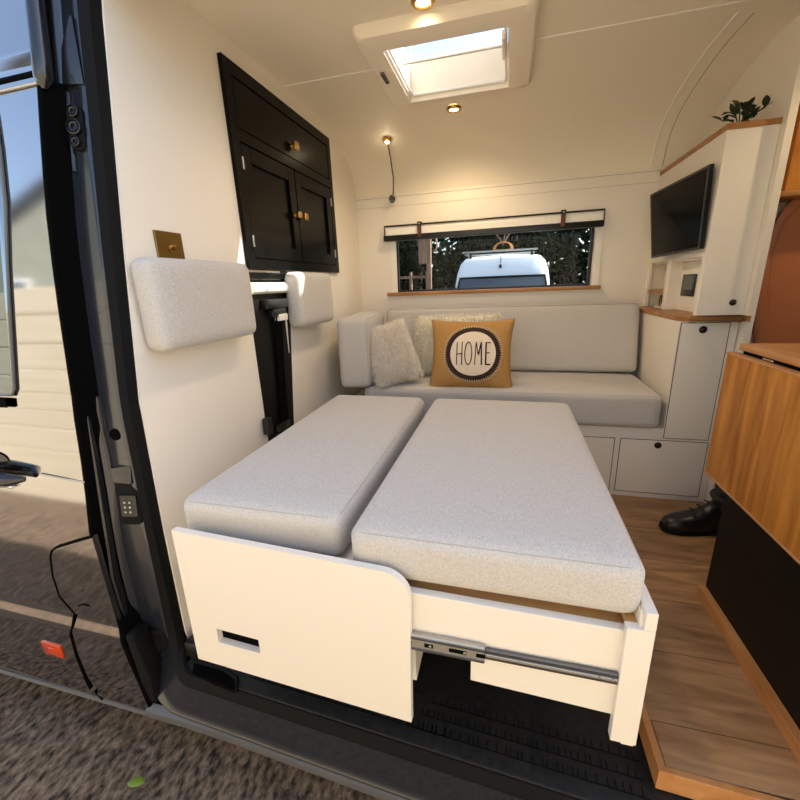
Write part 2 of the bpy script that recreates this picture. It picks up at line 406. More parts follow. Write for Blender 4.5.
# stamped details on the pillar
def on_pillar(z, t, out=0):
    x=xs_(z)*(1-t)+xm(z)*t; return V((x, ye(z)-.024-out, z))
def pillar_T(z,t,out=0):
    nrm=V((.25,-1,.12)).normalized(); zz=V((-.0,.14,1)).normalized(); xx=zz.cross(nrm).normalized()*-1
    zz=nrm.cross(xx).normalized()*-1
    m=Matrix((xx,zz,nrm)).transposed().to_4x4(); m.translation=on_pillar(z,t,out); return m
bm=B()
prism(bm, rrect(.036,.092,.017), 'z', -.004,.006,.002, T=pillar_T(1.285,.5))
p1=mesh_obj('latch_housing', bm, 'rubber', frame, smooth=True); tag(p1,'black oval latch housing high on the pillar')
for dz,rr in ((0.031,.012),(0,.016),(-.029,.011)):
    bm=B(); lathe(bm,[(0,.006),(rr*.35,.006),(rr*.4,.010),(rr*.62,.011),(rr*.66,.006),(rr*.8,.006),(rr*.84,.012),(rr,.011),(rr*1.03,.004)], T=pillar_T(1.285+dz,.5,.002), n=20)
    mesh_obj('socket', bm, 'plastic', p1, smooth=True)
bm=B(); prism(bm, rrect(.056,.115,.014), 'z', -.004,.005,.002, T=pillar_T(.415,.38))
p2=mesh_obj('contact_block', bm, 'rubber', frame, smooth=True); tag(p2,'black contact block with metal pins on the pillar')
bm=B(); prism(bm, rrect(.042,.058,.005), 'z', .004,.009,.001, T=pillar_T(.41,.38)); mesh_obj('contact_plate', bm, 'plastic', p2)
for i in range(2):
    for j in range(3):
        bm=B(); lathe(bm,[(0,.003),(.0028,.003),(.0028,0),(.003,-.001)],T=pillar_T(.41,.38,.009)@Matrix.Translation((-.007+.013*i,-.014+.013*j,0)),n=8); mesh_obj('pin',bm,'steel',p2)
bm=B(); lathe(bm,[(0,.004),(.012,.004),(.014,.006),(.02,.006),(.024,.009),(.028,.007),(.03,0)],T=pillar_T(-.02,.4)@Matrix.Scale(1.25,4,(0,1,0)),n=20); mesh_obj('grommet',bm,'rubber',frame,smooth=True)
bm=B(); lathe(bm,[(0,.003),(.012,.003),(.015,0)],T=pillar_T(.60,.45),n=16); mesh_obj('plug',bm,'gap',frame,smooth=True)
# raised pressings of the pillar
for (za,zb,ta,tb) in ((1.20,1.36,.72,.80),(.50,.98,.85,.9)):
    bm=B(); tube(bm,[on_pillar(za+(zb-za)*k/10, ta+(tb-ta)*k/10,-.001) for k in range(11)], .005, 8); mesh_obj('pressing',bm,'jamb',frame,smooth=True)
bm=B(); 
for k in range(1):
    prism(bm, [(-.028,-.03),(.02,-.03),(.012,.04),(-.012,.10),(-.02,.10)], 'z', -.003,.008,.003, T=pillar_T(1.40,.55))
mesh_obj('pressing',bm,'jamb',frame,smooth=True)
bm=B(); prism(bm,[(-.022,-.03),(.024,-.026),(.026,.012),(-.026,.02)],'z',-.003,.006,.002,T=pillar_T(.50,.45)); mesh_obj('pressing',bm,'jamb',frame,smooth=True)

# ------------------------------------------------------------------ front cab door side (left)
def xedge(z): return interp(z,[-.26,-.2,.0,.14,.26,.5,.7,.92,1.13,1.33,1.48,1.6],[-.838,-.850,-.885,-.905,-.925,-.886,-.868,-.875,-.876,-.864,-.85,-.845])
def ydoor(z):  # body section: shallow crease near the bottom
    y=yext(z)
    if z<.06: y-= .010*min(1,(.06-z)/.045)
    if z<-.22: y+= .018*(-.22-z)/.05
    return y
door = thing('cab_door', (-1.3,.05,-.27), 'dark grey glossy cab door and flank left of the open doorway', 'van door')
zl=[-.27,-.26,-.22,-.12,-.05,.0,.015,.03,.045,.06,.08,.14,.25,.35,.45,.55,.65,.70,.8,.9,1.0,1.1,1.2,1.3,1.375]
rows=[]
for z in zl:
    xe=xedge(z); rows.append([V((xe-.006,ydoor(z),z))]+[V((xe-.006-(1.85+xe-.006)*k/12*1.0,ydoor(z)+.012*(k/12)**2,z)) for k in range(1,13)])
mesh_obj('door_skin', sheet(rows), 'paint', door, smooth=True)
bm=B()
rows=[]
for z in (1.388,1.40,1.42,1.428,1.45,1.52,1.62,1.70,1.745):
    o=.004 if 1.41<z<1.43 else 0
    rows.append([V((xedge(z)+.006,yext(z)-o,z))]+[V((xedge(z)-(1.85+xedge(z))*k/8,yext(z)-o,z)) for k in range(1,9)])
mesh_obj('roof_side', sheet(rows), 'paint', door, smooth=True)
bm=B(); tube(bm,[V((xedge(1.38)-.95*k/6,yext(1.38)+.004,1.381)) for k in range(7)],.007,8); mesh_obj('top_seam',bm,'gap',door,smooth=True)
bm=B(); tube(bm,[V((xedge(1.36)-.95*k/6,yext(1.362)-.002,1.362)) for k in range(7)],.004,8); mesh_obj('door_top_rim',bm,'steel',door,smooth=True)
bm=B(); tube(bm,[V((xedge(1.3)-.95*k/6,ydoor(-.262)-.001,-.262)) for k in range(7)],.006,8); mesh_obj('lower_rim',bm,'lip',door,smooth=True)
bm=B(); box(bm,-1.85,-.84,.03,.12,-.275,-.256); mesh_obj('under_edge',bm,'lip',door)
# glossy rain rail at the top of the pillar edge
bm=B(); tube(bm,[V((-.856,yext(z)+.006,z)) for z in (1.60,1.5,1.42,1.37,1.352)],[.016,.016,.017,.017,.004],12); mesh_obj('rail_end',bm,'jamb',door,smooth=True)
rows=[[V((xedge(z)-.007,ydoor(z)-.0005,z)),V((xedge(z)-.001,ydoor(z)+.003,z)),V((xedge(z)+.002,ydoor(z)+.012,z)),V((xedge(z)+.014,ydoor(z)+.05,z)),V((xedge(z)+.0,ydoor(z)+.075,z))] for z in zl]
mesh_obj('edge_rubber',sheet(rows),'gap',door,smooth=True)
# grey inner fold that shows between door and pillar
bm=B(); tube(bm,[V((x,ye(z)-.045,z)) for x,z in ((-.868,.66),(-.872,.55),(-.882,.42),(-.893,.28),(-.902,.2),(-.897,.06),(-.89,.0))],[.003,.008,.010,.011,.012,.012,.008],8,flat=.6); mesh_obj('inner_fold',bm,'jamb',door,smooth=True)
# side window
wo=[(-.985,1.335),(-.972,1.25),(-.966,1.14),(-1.0,.90),(-1.035,.72),(-1.05,.70),(-1.7,.70),(-1.7,1.335)]
wo=[(-1.01,1.335),(-.996,1.325),(-.993,1.25),(-.996,1.14),(-1.03,.90),(-1.052,.72),(-1.062,.705),(-1.7,.70),(-1.7,1.335)]
m2=bmesh.new(); vv=[m2.verts.new((x,yext(z)-.003+.012*((-x-.87)/.98)**2,z)) for x,z in wo]; m2.faces.new(vv)
bmesh.ops.triangulate(m2,faces=m2.faces[:])
dw=mesh_obj('side_window', m2, 'doorglass', door)
md=dw.modifiers.new('t','SOLIDIFY'); md.thickness=.004
bm=B(); tube(bm,[V((x,yext(z)-.004,z)) for x,z in wo[:7]]+[V((-1.7,yext(.7)-.002,.7))],.003,8); mesh_obj('window_rubber',bm,'lip',dw,smooth=True)
bm=B(); rows=[[V((x,ydoor(.685)-.004-d,.685+e)) for x in (-1.075,-1.2,-1.5,-1.7)] for d,e in ((0,.012),(.006,.010),(.006,-.010),(0,-.012))]
mesh_obj('window_waist_strip', sheet(rows),'gap',door)
# handle
bm=B()
hp=[(-1.45,.505),(-1.30,.498),(-1.17,.491),(-1.11,.489),(-1.078,.487)]
tube(bm,[V((x,ydoor(z)-(.030 if x<-1.10 else .012),z)) for x,z in hp],[.017,.018,.018,.015,.006],14,flat=1.1)
h=mesh_obj('door_handle',bm,'jamb',door,smooth=True)
bm=B(); rows=[[V((-1.19+.05*math.cos(a)*rr, ydoor(.54)-.002-.010*(1-rr**2), .528+.022*math.sin(a)*rr)) for a in [2*PI*k/20 for k in range(21)]] for rr in (1,.8,.5,.05)]
mesh_obj('lock_cap',sheet(rows),'jamb',h,smooth=True)
bm=B(); tube(bm,[V((x,ydoor(.47)-.006,.455)) for x in (-1.45,-1.25,-1.14)],[.007,.007,.004],8); mesh_obj('handle_underside',bm,'chrome',h,smooth=True)
bm=B(); tube(bm,[V((-1.035,ydoor(.50)-.002,.500)),V((-.95,ydoor(.495)-.002,.494)),V((-.89,ydoor(.49)-.000,.490))],.002,6); mesh_obj('swage_line',bm,'paint',door,smooth=True)
# fuel flap and body seam
fl=[(-.906,.339),(-.98,.312),(-1.046,.287),(-1.068,.272),(-1.080,.25),(-1.093,.19),(-1.091,.12),(-1.053,.073)]
sm=[(-1.053,.073),(-1.066,.03),(-1.08,0),(-1.083,-.076),(-1.075,-.17),(-1.068,-.2)]
def onbody(pts,o=.0): return [V((x,ydoor(z)+o+.012*max(0,(-x-.87)/.98)**2,z)) for x,z in pts]
fp=fl+[(-1.0,.066),(-.895,.056)]
m2=bmesh.new()
lo=[m2.verts.new(v) for v in onbody(fp,-.004)]; hi_=[m2.verts.new(v) for v in onbody(fp,.01)]
m2.faces.new(lo)
for i in range(len(fp)): m2.faces.new((lo[i],lo[(i+1)%len(fp)],hi_[(i+1)%len(fp)],hi_[i]))
flap=mesh_obj('fuel_flap',m2,'paint',door)
bm=B(); tube(bm,onbody(fl,-.003),.0035,6); mesh_obj('flap_seam',bm,'gap',flap,smooth=True)
bm=B(); tube(bm,onbody([(-.985,.112),(-1.005,.112),(-1.025,.104)],-.005),.002,6); mesh_obj('finger_mark',bm,'gap',flap,smooth=True)
bm=B(); tube(bm,onbody(sm,-.001),.0035,6); mesh_obj('door_seam',bm,'gap',door,smooth=True)
bm=B(); tube(bm,onbody([(-1.052,-.205),(-1.05,-.25)],-.001),.0035,6); mesh_obj('skirt_seam',bm,'gap',door,smooth=True)
bm=B(); box(bm,-1.216,-1.138,ydoor(-.08)-.003,ydoor(-.08)+.012,-.104,-.056,.003,2); sm_=mesh_obj('side_marker',bm,'orange',door,smooth=True); tag(sm_,'orange side marker lamp')
bm=B(); box(bm,-1.19,-1.165,ydoor(-.08)-.0045,ydoor(-.08),-.09,-.07,.001,1); mesh_obj('reflector',bm,'orange',sm_,smooth=True)
# black corner boot below the door edge
bm=B(); prism(bm,[(-.845,.045),(-.872,.04),(-.862,-.12),(-.848,-.19),(-.828,-.195),(-.822,-.10)],'y',.012,.06,.006); mesh_obj('edge_guard',bm,'rubber',door,smooth=True)

# ------------------------------------------------------------------ step mat
mat = thing('step_mat', (-.15,.2,-.12), 'ribbed black moulded step mat inside the doorway under the bed', 'mat')
bm=B()
me_=lambda x: ysill(x)+.013
top=[(-.72,me_(-.72)+.02),(-.66,me_(-.66))]+[(-.64+.11*k,me_(-.64+.11*k)) for k in range(1,13)]
out=[(x,y) for x,y in top]+[(.735,.030),(.424,.031),(.424,.44),(-.72,.44)]
prism(bm,out,'z',-.085,-.05,.004); mesh_obj('tray',bm,'mat',mat,smooth=True)
for (x0,x1,yy) in ((-.52,-.0,.034),(-.09,.40,.034),(-.06,.40,.066),(-.04,.40,.10)):
    bm=B(); x=x0
    while x<x1:
        w=random.choice((.010,.014,.02)); s=-.05*(x+.1)
        box(bm,x,x+.0022,yy+s-.009,yy+s+.009,-.051,-.0478); box(bm,x,x+w,yy+s-.009,yy+s-.007,-.051,-.0485); x+=w
    mesh_obj('rib_row',bm,'rubber',mat)
# pocket by the pillar, its dark hollow painted as a flat near-black patch
bm=B(); prism(bm,[(-.70,.050),(-.60,.046),(-.555,.032),(-.535,.006),(-.60,.012),(-.68,.022)],'z',-.06,-.0485,.002); mesh_obj('pocket',bm,'gap',mat)
bm=B(); tube(bm,[V((x,y,-.047)) for x,y in ((-.70,.055),(-.60,.051),(-.55,.036),(-.528,.003))],.004,8); mesh_obj('pocket_rim',bm,'rubber',mat,smooth=True)
bm=B(); box(bm,-.735,-.69,.06,.095,-.055,.0,.008); mesh_obj('clip',bm,'plastic',mat,smooth=True)

# ------------------------------------------------------------------ wall cabinet (black)
cab = thing('wall_cabinet', (XL,1.0,1.0), 'black shaker wall cabinet with brass knobs high on the left wall', 'cabinet')
y0,y1,z0,z1=.615,1.378,1.0,1.605; xf=-.738
bm=B()
for a in ((y0,.652,z0,z1),(1.343,y1,z0,z1),(.652,1.343,z0,1.033),(.652,1.343,1.388,1.422),(.652,1.343,1.567,z1)):
    box(bm,XL-.01,xf,a[0],a[1],a[2],a[3])
box(bm,XL-.01,xf-.012,y0,y1,z0,z1)
mesh_obj('face_frame',bm,'black',cab)
def knob(parent,x,y,z,s=.016,mt='brass'):
    bm=B(); T=axisT((x,y,z),(1,0,0))
    lathe(bm,[(.009,0),(.007,.008),(.007,.012)],T,14)
    box(bm,x+.012,x+.026,y-s,y+s,z-s,z+s,.005,3)
    return mesh_obj('knob',bm,mt,parent,smooth=True)
bm=B(); box(bm,xf-.016,xf-.001,.656,1.339,1.426,1.563,.0015,1); flp=mesh_obj('flap',bm,'black',cab); knob(flp,xf-.001,1.0,1.468)
for a,b,ky in ((.656,.995,.972),(1.001,1.339,1.025)):
    bm=B(); st=.048; c,d=1.037,1.384
    for q in ((a,a+st,c,d),(b-st,b,c,d),(a+st,b-st,c,c+st),(a+st,b-st,d-st,d)): box(bm,xf-.016,xf-.001,q[0],q[1],q[2],q[3],.0012,1)
    box(bm,xf-.016,xf-.011,a,b,c,d)
    dr=mesh_obj('door',bm,'black',cab); knob(dr,xf-.001,ky,1.215,.013)
    for hz in (1.09,1.325):
        hy=a-.002 if a<.9 else b+.002
        bm=B(); tube(bm,[(xf+.001,hy,hz-.018),(xf+.001,hy,hz+.018)],.003,8); mesh_obj('hinge',bm,'steel',dr,smooth=True)
    # recess moulding
# black ledge + cream roller under the cabinet, seat belt column
belt = thing('seat_belt_column', (XL,.70,.36), 'black seat belt recess with webbing and buckle between two headrest pads', 'seat belt')
bm=B(); prism(bm,[(.60,.36),(.60,.93),(.62,.965),(.84,.965),(.855,.93),(.855,.80),(.785,.36)],'x',XL-.02,XL+.003); mesh_obj('recess_panel',bm,'blackmat',belt)
bm=B(); box(bm,XL-.02,XL+.012,.60,.86,.965,.998,.002,1); mesh_obj('black_ledge',bm,'black',belt)
bm=B(); tube(bm,[(XL+.010,.60,.935),(XL+.010,.845,.935)],.020,14); tag(mesh_obj('roller',bm,'white',belt,smooth=True),'white roller across the recess')
bm=B(); tube(bm,[(XL+.010,.60,.992),(XL+.010,.80,.992)],.005,8); mesh_obj('chrome_rail',bm,'chrome',belt,smooth=True)
bm=B(); box(bm,XL,XL+.035,.66,.80,.862,.895,.006); box(bm,XL,XL+.03,.70,.79,.83,.862,.005); rt_=mesh_obj('belt_guide',bm,'plastic',belt,smooth=True)
bm=B(); box(bm,XL+.01,XL+.034,.728,.79,.815,.84,.004); mesh_obj('guide_cap',bm,'white',rt_,smooth=True)
bm=B()
rows=[[V((XL+.006+o,y-.024,z)),V((XL+.006+o,y+.024,z))] for y,z,o in ((.75,.86,.02),(.74,.80,.012),(.73,.65,.006),(.715,.5,.006),(.70,.40,.012))]
wb=mesh_obj('webbing',sheet(rows),'gap',belt); wb.modifiers.new('t','SOLIDIFY').thickness=.002
bm=B(); prism(bm,[(.815,.82),(.825,.82),(.815,.68)],'x',XL+.003,XL+.006); mesh_obj('webbing_edge',bm,'white',belt)
bm=B(); box(bm,XL+.005,XL+.03,.57,.60,.415,.48,.005); bk=mesh_obj('buckle',bm,'plastic',belt,smooth=True)
bm=B(); box(bm,XL+.012,XL+.024,.588,.602,.415,.445,.002); mesh_obj('tongue',bm,'steel',bk)
bm=B(); box(bm,XL+.003,XL+.025,.64,.73,.40,.425,.005); mesh_obj('anchor',bm,'plastic',belt,smooth=True)

# ------------------------------------------------------------------ headrest pads
def pad(yc,zc,w,h,label,tilt=0):
    t=thing('headrest_pad',(XL+.005,yc,zc-h/2),label,'headrest','grey headrest pads on the left wall')
    T=Matrix.Translation((XL+.041,yc,zc))@Matrix.Rotation(tilt,4,'X')
    bm=B(); softbox(bm,(.074,w,h),.026,(.004,0,.0),12,T); mesh_obj('cushion',bm,'fabric',t,smooth='all')
    return t
pad(.340,.902,.378,.220,'larger near grey fabric headrest pad on left wall below brass switch plate',-.0)
pad(.982,.885,.312,.216,'farther grey fabric headrest pad on left wall below the black cabinet',.0)
# switch plate
sp=thing('switch_plate',(XL,.296,1.01),'square brass light switch plate above the near headrest pad','switch')
bm=B(); box(bm,XL-.001,XL+.005,.253,.341,1.0,1.082,.0015,1); mesh_obj('plate',bm,'plate',sp)
bm=B(); lathe(bm,[(.009,0),(.009,.002),(.005,.003),(.005,.006)],axisT((XL+.005,.297,1.04),(1,0,0)),14); tube(bm,[(XL+.008,.297,1.04),(XL+.018,.297,1.047)],[.003,.0042],10); mesh_obj('toggle',bm,'brass',sp,smooth=True)

# ------------------------------------------------------------------ bed base and its pull-out frame
bed = thing('pull_out_bed',(-.1,.4,.10),'cream plywood bed box with extended slide-out frame across the doorway','bed')
def slant(y,x): return y-.033*(x+.31)/.5
T=Matrix.Translation((-.31,-.048,.28))@Matrix.Rotation(math.radians(-1.9),4,'Z')@Matrix.Rotation(math.radians(1.2),4,'Y')
# front panel with rounded top corner and finger slot, laid out in its own plane
px0,px1,pz0,pz1=-.252,.262,-.176,.170
out=[(px0,pz0),(px1,pz0)]+[(px1-.05+.05*math.cos(a),pz1-.05+.05*math.sin(a)) for a in [PI/2*k/8 for k in range(9)]]+[(px0,pz1)]
hx0_,hx1_,hz0,hz1=-.182,-.074,-.106,-.068
bm=bmesh.new()
def pan(y):
    o=[bm.verts.new((x,y,z)) for x,z in out]; h=[bm.verts.new((x,y,z)) for x,z in ((hx0_,hz0),(hx1_,hz0),(hx1_,hz1),(hx0_,hz1))]
    return o,h
of,hf=pan(-.008); ob,hb=pan(.006)
def fill(o,h,):
    n_=len(o)
    # o: 0 bl,1 br,2..10 arc,11 tl
    bm.faces.new((o[0],o[1],h[1],h[0])); bm.faces.new((o[1],*o[2:7],h[2],h[1])); bm.faces.new((*o[6:],h[3],h[2])); bm.faces.new((o[-1],o[0],h[0],h[3]))
fill(of,hf); fill(ob,hb)
for i in range(len(of)): bm.faces.new((of[i],of[(i+1)%len(of)],ob[(i+1)%len(of)],ob[i]))
for i in range(4): bm.faces.new((hf[i],hf[(i+1)%4],hb[(i+1)%4],hb[i]))
bm.transform(T)
fpn=mesh_obj('front_panel',bm,'panel',bed)
bm=B(); box(bm,hx0_-.02,hx1_+.02,.0065,.05,hz0-.02,hz1+.03,T=T); tag(mesh_obj('slot_shade',bm,'gap',fpn),'near-black block painting the shade inside the finger slot')  # near-black block stands in for the shade behind the slot
# base carcass behind the panel
bm=B(); box(bm,-.56,-.08,.012,.84,.375,.395); box(bm,-.56,-.545,.0,.84,.13,.375); box(bm,-.085,-.074,.075,.84,.03,.375)
mesh_obj('carcass',bm,'panel',bed)
bm=B(); box(bm,-.54,.32,.40,.415,-.04,.37); mesh_obj('inner_back',bm,'blackmat',bed)
# pull-out frame
yf=-.046
bm=B()
prism(bm,[(-.07,.30),(.06,.298),(.06,.217),(.302,.207),(.302,.387),(-.07,.394)],'y',yf,yf+.016,.0008,1)
pf=mesh_obj('pull_out_front',bm,'panel',bed)
bm=B(); box(bm,-.068,.302,yf+.0165,yf+.05,.366,.384); mesh_obj('top_rail',bm,'oakpale',pf)
bm=B(); box(bm,-.07,.335,yf+.06,.80,.38,.396); mesh_obj('slat_board',bm,'panel',bed)
bm=B(); prism(bm,[(yf-.004,.150),(yf+.030,.150),(yf+.075,.30),(.80,.33),(.80,.435),(yf+.09,.435),(yf+.004,.428),(yf-.004,.40)],'x',.318,.338,.0008,1); mesh_obj('side_board',bm,'panel',bed)
bm=B(); box(bm,.299,.339,yf-.010,yf+.006,.160,.402,.001,1); box(bm,.322,.339,yf-.010,yf+.07,.4025,.436,.001,1); lg=mesh_obj('end_post',bm,'panel',bed)
bm=B(); box(bm,.303,.3215,yf+.006,yf+.06,.385,.4015); mesh_obj('corner_block',bm,'oakpale',lg)
# telescopic slide
sl=thing
bm=B(); box(bm,-.075,.085,yf-.013,yf-.001,.276,.312,.002,1); ds=mesh_obj('drawer_slide',bm,'steel',pf); 
bm=B(); box(bm,-.075,.085,yf-.0145,yf-.012,.279,.285,.001,1); box(bm,-.075,.085,yf-.0145,yf-.012,.303,.309,.001,1); mesh_obj('slide_flange',bm,'steeldark',ds)
bm=B(); box(bm,.085,.2985,yf-.009,yf-.001,.283,.305,.0015,1); mesh_obj('inner_slide',bm,'steeldark',ds)
bm=B(); box(bm,.085,.2985,yf-.011,yf-.008,.291,.297,.0008,1); mesh_obj('slide_bead',bm,'steel',ds)
for xx in (-.055,-.015,.03,.045,.078):
    bm=B(); box(bm,xx-.008,xx+.008,yf-.0138,yf-.0125,.290,.298); mesh_obj('slot',bm,'gap',ds)
for xx in (-.012,.05,.27,.29):
    bm=B(); lathe(bm,[(.0035,0),(.0035,.0012),(0,.0016)],axisT((xx,yf-.0112 if xx>.1 else yf-.0138,.294),(0,-1,0)),10); mesh_obj('screw',bm,'chrome',ds)

# ------------------------------------------------------------------ seat / bed cushions
def cushion(x0,x1,y0,y1,z0,z1,label,name='bed_cushion',r=.024,puff=.006,T=None,group=None,pipe=True,rot=0):
    c=V(((x0+x1)/2,(y0+y1)/2,(z0+z1)/2)); t=thing(name,(c.x,c.y,z0),label,'cushion',group)
    T=T or Matrix.Translation(c)@Matrix.Rotation(rot,4,'Z'); sz=(x1-x0,y1-y0,z1-z0)
    bm=B(); softbox(bm,sz,r,(0,0,puff),18,T); mesh_obj('cover',bm,'fabric',t,smooth='all')
    if pipe:
        k=r*.30
        for s in (1,-1):
            bm=B(); tube(bm,[T@V((x,y,s*(sz[2]/2-k))) for x,y in rrect(sz[0]-2*k,sz[1]-2*k,r*.9,5)],.0012,6,closed=True); mesh_obj('piping',bm,'piping',t,smooth=True)
    return t
cushion(-.576,-.196,-.006,.86,.398,.503,'narrow pale grey bed cushion along the left wall',group='bed cushions',r=.028)
cushion(-.166,.330,-.040,.856,.402,.503,'wide pale grey bed cushion in the middle, on the slide-out frame',group='bed cushions',r=.028,rot=-.008)

# ------------------------------------------------------------------ bench with corner locker
ys=1.13
bench = thing('bench_unit',(.2,1.4,0),'cream fitted bench with drawers and corner locker under an oak top','bench')
bm=B(); box(bm,-.74,.742,ys,YW-.003,0,.318); box(bm,.742,.932,ys,YW-.003,0,.753); mesh_obj('carcass',bm,'cream',bench)
def rknob(parent,x,y,z,r=.0135):
    bm=B(); lathe(bm,[(r,0),(r,.003),(r*.7,.005),(r*.55,.004),(r*.5,.009),(r*.3,.011),(0,.011)],axisT((x,y,z),(0,-1,0)),20); return mesh_obj('knob',bm,'knob',parent,smooth=True)
def front(name,x0,x1,z0,z1,kx=None,kz=None):
    bm=B(); box(bm,x0-.0025,x1+.0025,ys-.0012,ys+.002,z0-.0025,z1+.0025); g=mesh_obj('shadow_gap',bm,'brown',bench)
    bm=B(); box(bm,x0,x1,ys-.0022,ys+.01,z0,z1,.0006,1); d=mesh_obj(name,bm,'cream',bench)
    if kx: rknob(d,kx,ys-.002,kz)
front('drawer',.590,.906,.024,.266,.730,.246)
front('drawer',.10,.565,.024,.266)
front('locker_door',.748,.904,.280,.746,.820,.722)
bm=B(); prism(bm,[(.737,YW-.004),(.737,1.16),(.765,1.118),(.945,1.118),(.955,1.088),(.9345,1.088),(.9345,YW)][0:4]+[(.945,1.118),(.945,1.089),(.9335,1.089),(.9335,YW-.004)],'z',.754,.774,.003)
mesh_obj('counter_top',bm,'oak_x',bench)
cushion(-.55,.722,1.108,1.60,.319,.466,'long grey seat cushion on the bench below the rear window',name='seat_cushion',r=.026)
# backrest leaning against the far wall
t=thing('backrest_cushion',(.08,1.60,.462),'long grey backrest cushion leaning below the window','cushion')
T=Matrix.Translation((.086,1.575,.628))@Matrix.Rotation(math.radians(-14),4,'X')
bm=B(); softbox(bm,(1.27,.13,.335),.024,(0,.006,0),18,T); mesh_obj('cover',bm,'fabric',t,smooth='all')
bm=B(); tube(bm,[T@V((x,-.060,z)) for x,z in rrect(1.258,.323,.022,5)],.0016,6,closed=True); mesh_obj('piping',bm,'piping',t,smooth=True)
# bolster at the left end
t=thing('side_bolster',(-.59,1.33,.47),'upright grey side cushion at the left end of the bench','cushion')
T=Matrix.Translation((-.612,1.335,.629))@Matrix.Rotation(math.radians(8.5),4,'Z')
bm=B(); softbox(bm,(.146,.53,.325),.028,(.003,0,0),16,T); mesh_obj('cover',bm,'fabric',t,smooth='all')
bm=B(); tube(bm,[T@V((.065,y,z)) for y,z in rrect(.515,.31,.024,5)],.0016,6,closed=True); mesh_obj('piping',bm,'piping',t,smooth=True)

# ------------------------------------------------------------------ scatter cushions
def pillow_surface(w,h,d,n=26,pinch=.10):
    """returns function(u,v,side)->local point; u,v in -1..1, x across, z up, y out"""
    def f(u,v,s):
        e=(max(0,1-abs(u)**2.6)*max(0,1-abs(v)**2.6))**.55
        px=1-pinch*(1-v*v)*abs(u)**2*.55; pz=1-pinch*(1-u*u)*abs(v)**2*.55
        return V((u*w/2*px, s*d/2*e, v*h/2*pz))
    return f
def pillow(bm,f,T,n=24):
    g={}
    for s in (-1,1):
        for i in range(n+1):
            for j in range(n+1):
                u=-1+2*i/n; v=-1+2*j/n
                if s==1 and (i in (0,n) or j in (0,n)): g[(s,i,j)]=g[(-1,i,j)]; continue
                g[(s,i,j)]=bm.verts.new(T@f(u,v,s))
        for i in range(n):
            for j in range(n):
                q=(g[(s,i,j)],g[(s,i+1,j)],g[(s,i+1,j+1)],g[(s,i,j+1)]); bm.faces.new(q if s==-1 else q[::-1])
    return bm
def fur(f,T,N,L,wd,mat,name,parent,droop=.5):
    vs=[];fs=[]
    for _ in range(N):
        u=random.uniform(-1,1); v=random.uniform(-1,1); s=random.choice((-1,-1,1))
        p=f(u,v,s); a=f(min(1,u+.03),v,s)-f(max(-1,u-.03),v,s); b=f(u,min(1,v+.03),s)-f(u,max(-1,v-.03),s)
        n=a.cross(b); n=(n.normalized() if n.length>1e-9 else V((0,-1,0))); n*=(1 if n.y*s>0 else -1)
        o=V((u*abs(u)**3,0,v*abs(v)**3))*.9
        d=(n+o+V((random.uniform(-.6,.6),random.uniform(-.3,.3),random.uniform(-.7,.4)))).normalized()
        l=L*random.uniform(.6,1.2)
        w=d.cross(V((random.uniform(-1,1),random.uniform(-1,1),random.uniform(-1,1))))
        w=w.normalized()*wd
        k=len(vs); mid=p+d*l*.6; tip=p+d*l+V((0,0,-droop*l*.4))
        vs+= [T@(p-w),T@(p+w),T@(mid+w*.8),T@(mid-w*.8),T@tip]; fs+=[(k,k+1,k+2,k+3),(k+3,k+2,k+4)]
    return mesh_obj(name,(vs,fs),mat,parent)
def basis(loc,right,upv):
    r=V(right).normalized(); u=V(upv); u=(u-r*u.dot(r)).normalized(); n=u.cross(r)   # local y = back
    m=Matrix((r,n*1.0,u)).transposed().to_4x4()
    if m.to_3x3().determinant()<0: m=Matrix((r,-n,u)).transposed().to_4x4()
    m.translation=V(loc); return m
# front fluffy cushion leaning on the bolster
T=basis((-.432,1.20,.612),(.80,.42,.22),(-.30,.30,.90))
t=thing('fluffy_cushion',(-.425,1.22,.47),'fluffy beige fur cushion tilted against the left side bolster','cushion','fluffy scatter cushions')
f=pillow_surface(.22,.285,.13); bm=B(); pillow(bm,f,T,20); mesh_obj('cover',bm,'fur',t,smooth='all'); fur(f,T,15000,.020,.0008,'fur','fur_pile',t)
T=basis((-.140,1.385,.628),(1,-.05,.02),(0,.30,.95))
t=thing('fluffy_cushion',(-.125,1.40,.47),'fluffy ivory white cushion behind the mustard HOME cushion','cushion','fluffy scatter cushions')
f=pillow_surface(.42,.295,.11); bm=B(); pillow(bm,f,T,20); mesh_obj('cover',bm,'fur2',t,smooth='all'); fur(f,T,15000,.022,.0008,'fur2','fur_pile',t)
# HOME cushion
T=basis((-.050,1.215,.606),(1,.02,-.005),(0,.34,.94))
t=thing('home_cushion',(-.04,1.235,.46),'mustard cushion lettered HOME in a dark ring','cushion')
f=pillow_surface(.384,.335,.12,pinch=.16)
def crease(u,v,s):
    p=f(u,v,s); e=max(0,1-abs(u)**4)*max(0,1-abs(v)**4)
    p.y+= .004*e*math.sin(9*u+5*v)*(u*u+v*v)*.6
    return p
bm=B(); pillow(bm,crease,T,40); cv=mesh_obj('cover',bm,'burlap',t,smooth='all')
def onp(a,b,o): # a,b in metres on the cushion face
    return T@(crease(a/.192,b/.1675,-1)+V((0,-o,0)))
def disc(r0,r1,o,n=48,k=5,cx=.0,cz=.0):
    return sheet([[onp(cx+(r0+(r1-r0)*j/k)*math.cos(2*PI*i/n), cz+(r0+(r1-r0)*j/k)*math.sin(2*PI*i/n),o) for i in range(n+1)] for j in range(k+1)])
cx,cz=.012,-.004
d1=mesh_obj('dark_ring',disc(.100,.128,.0015,cx=cx,cz=cz),'brown',t,smooth='all')
d2=mesh_obj('white_disc',disc(.0005,.103,.002,cx=cx,cz=cz),'discwhite',t,smooth='all')
bm=B(); 
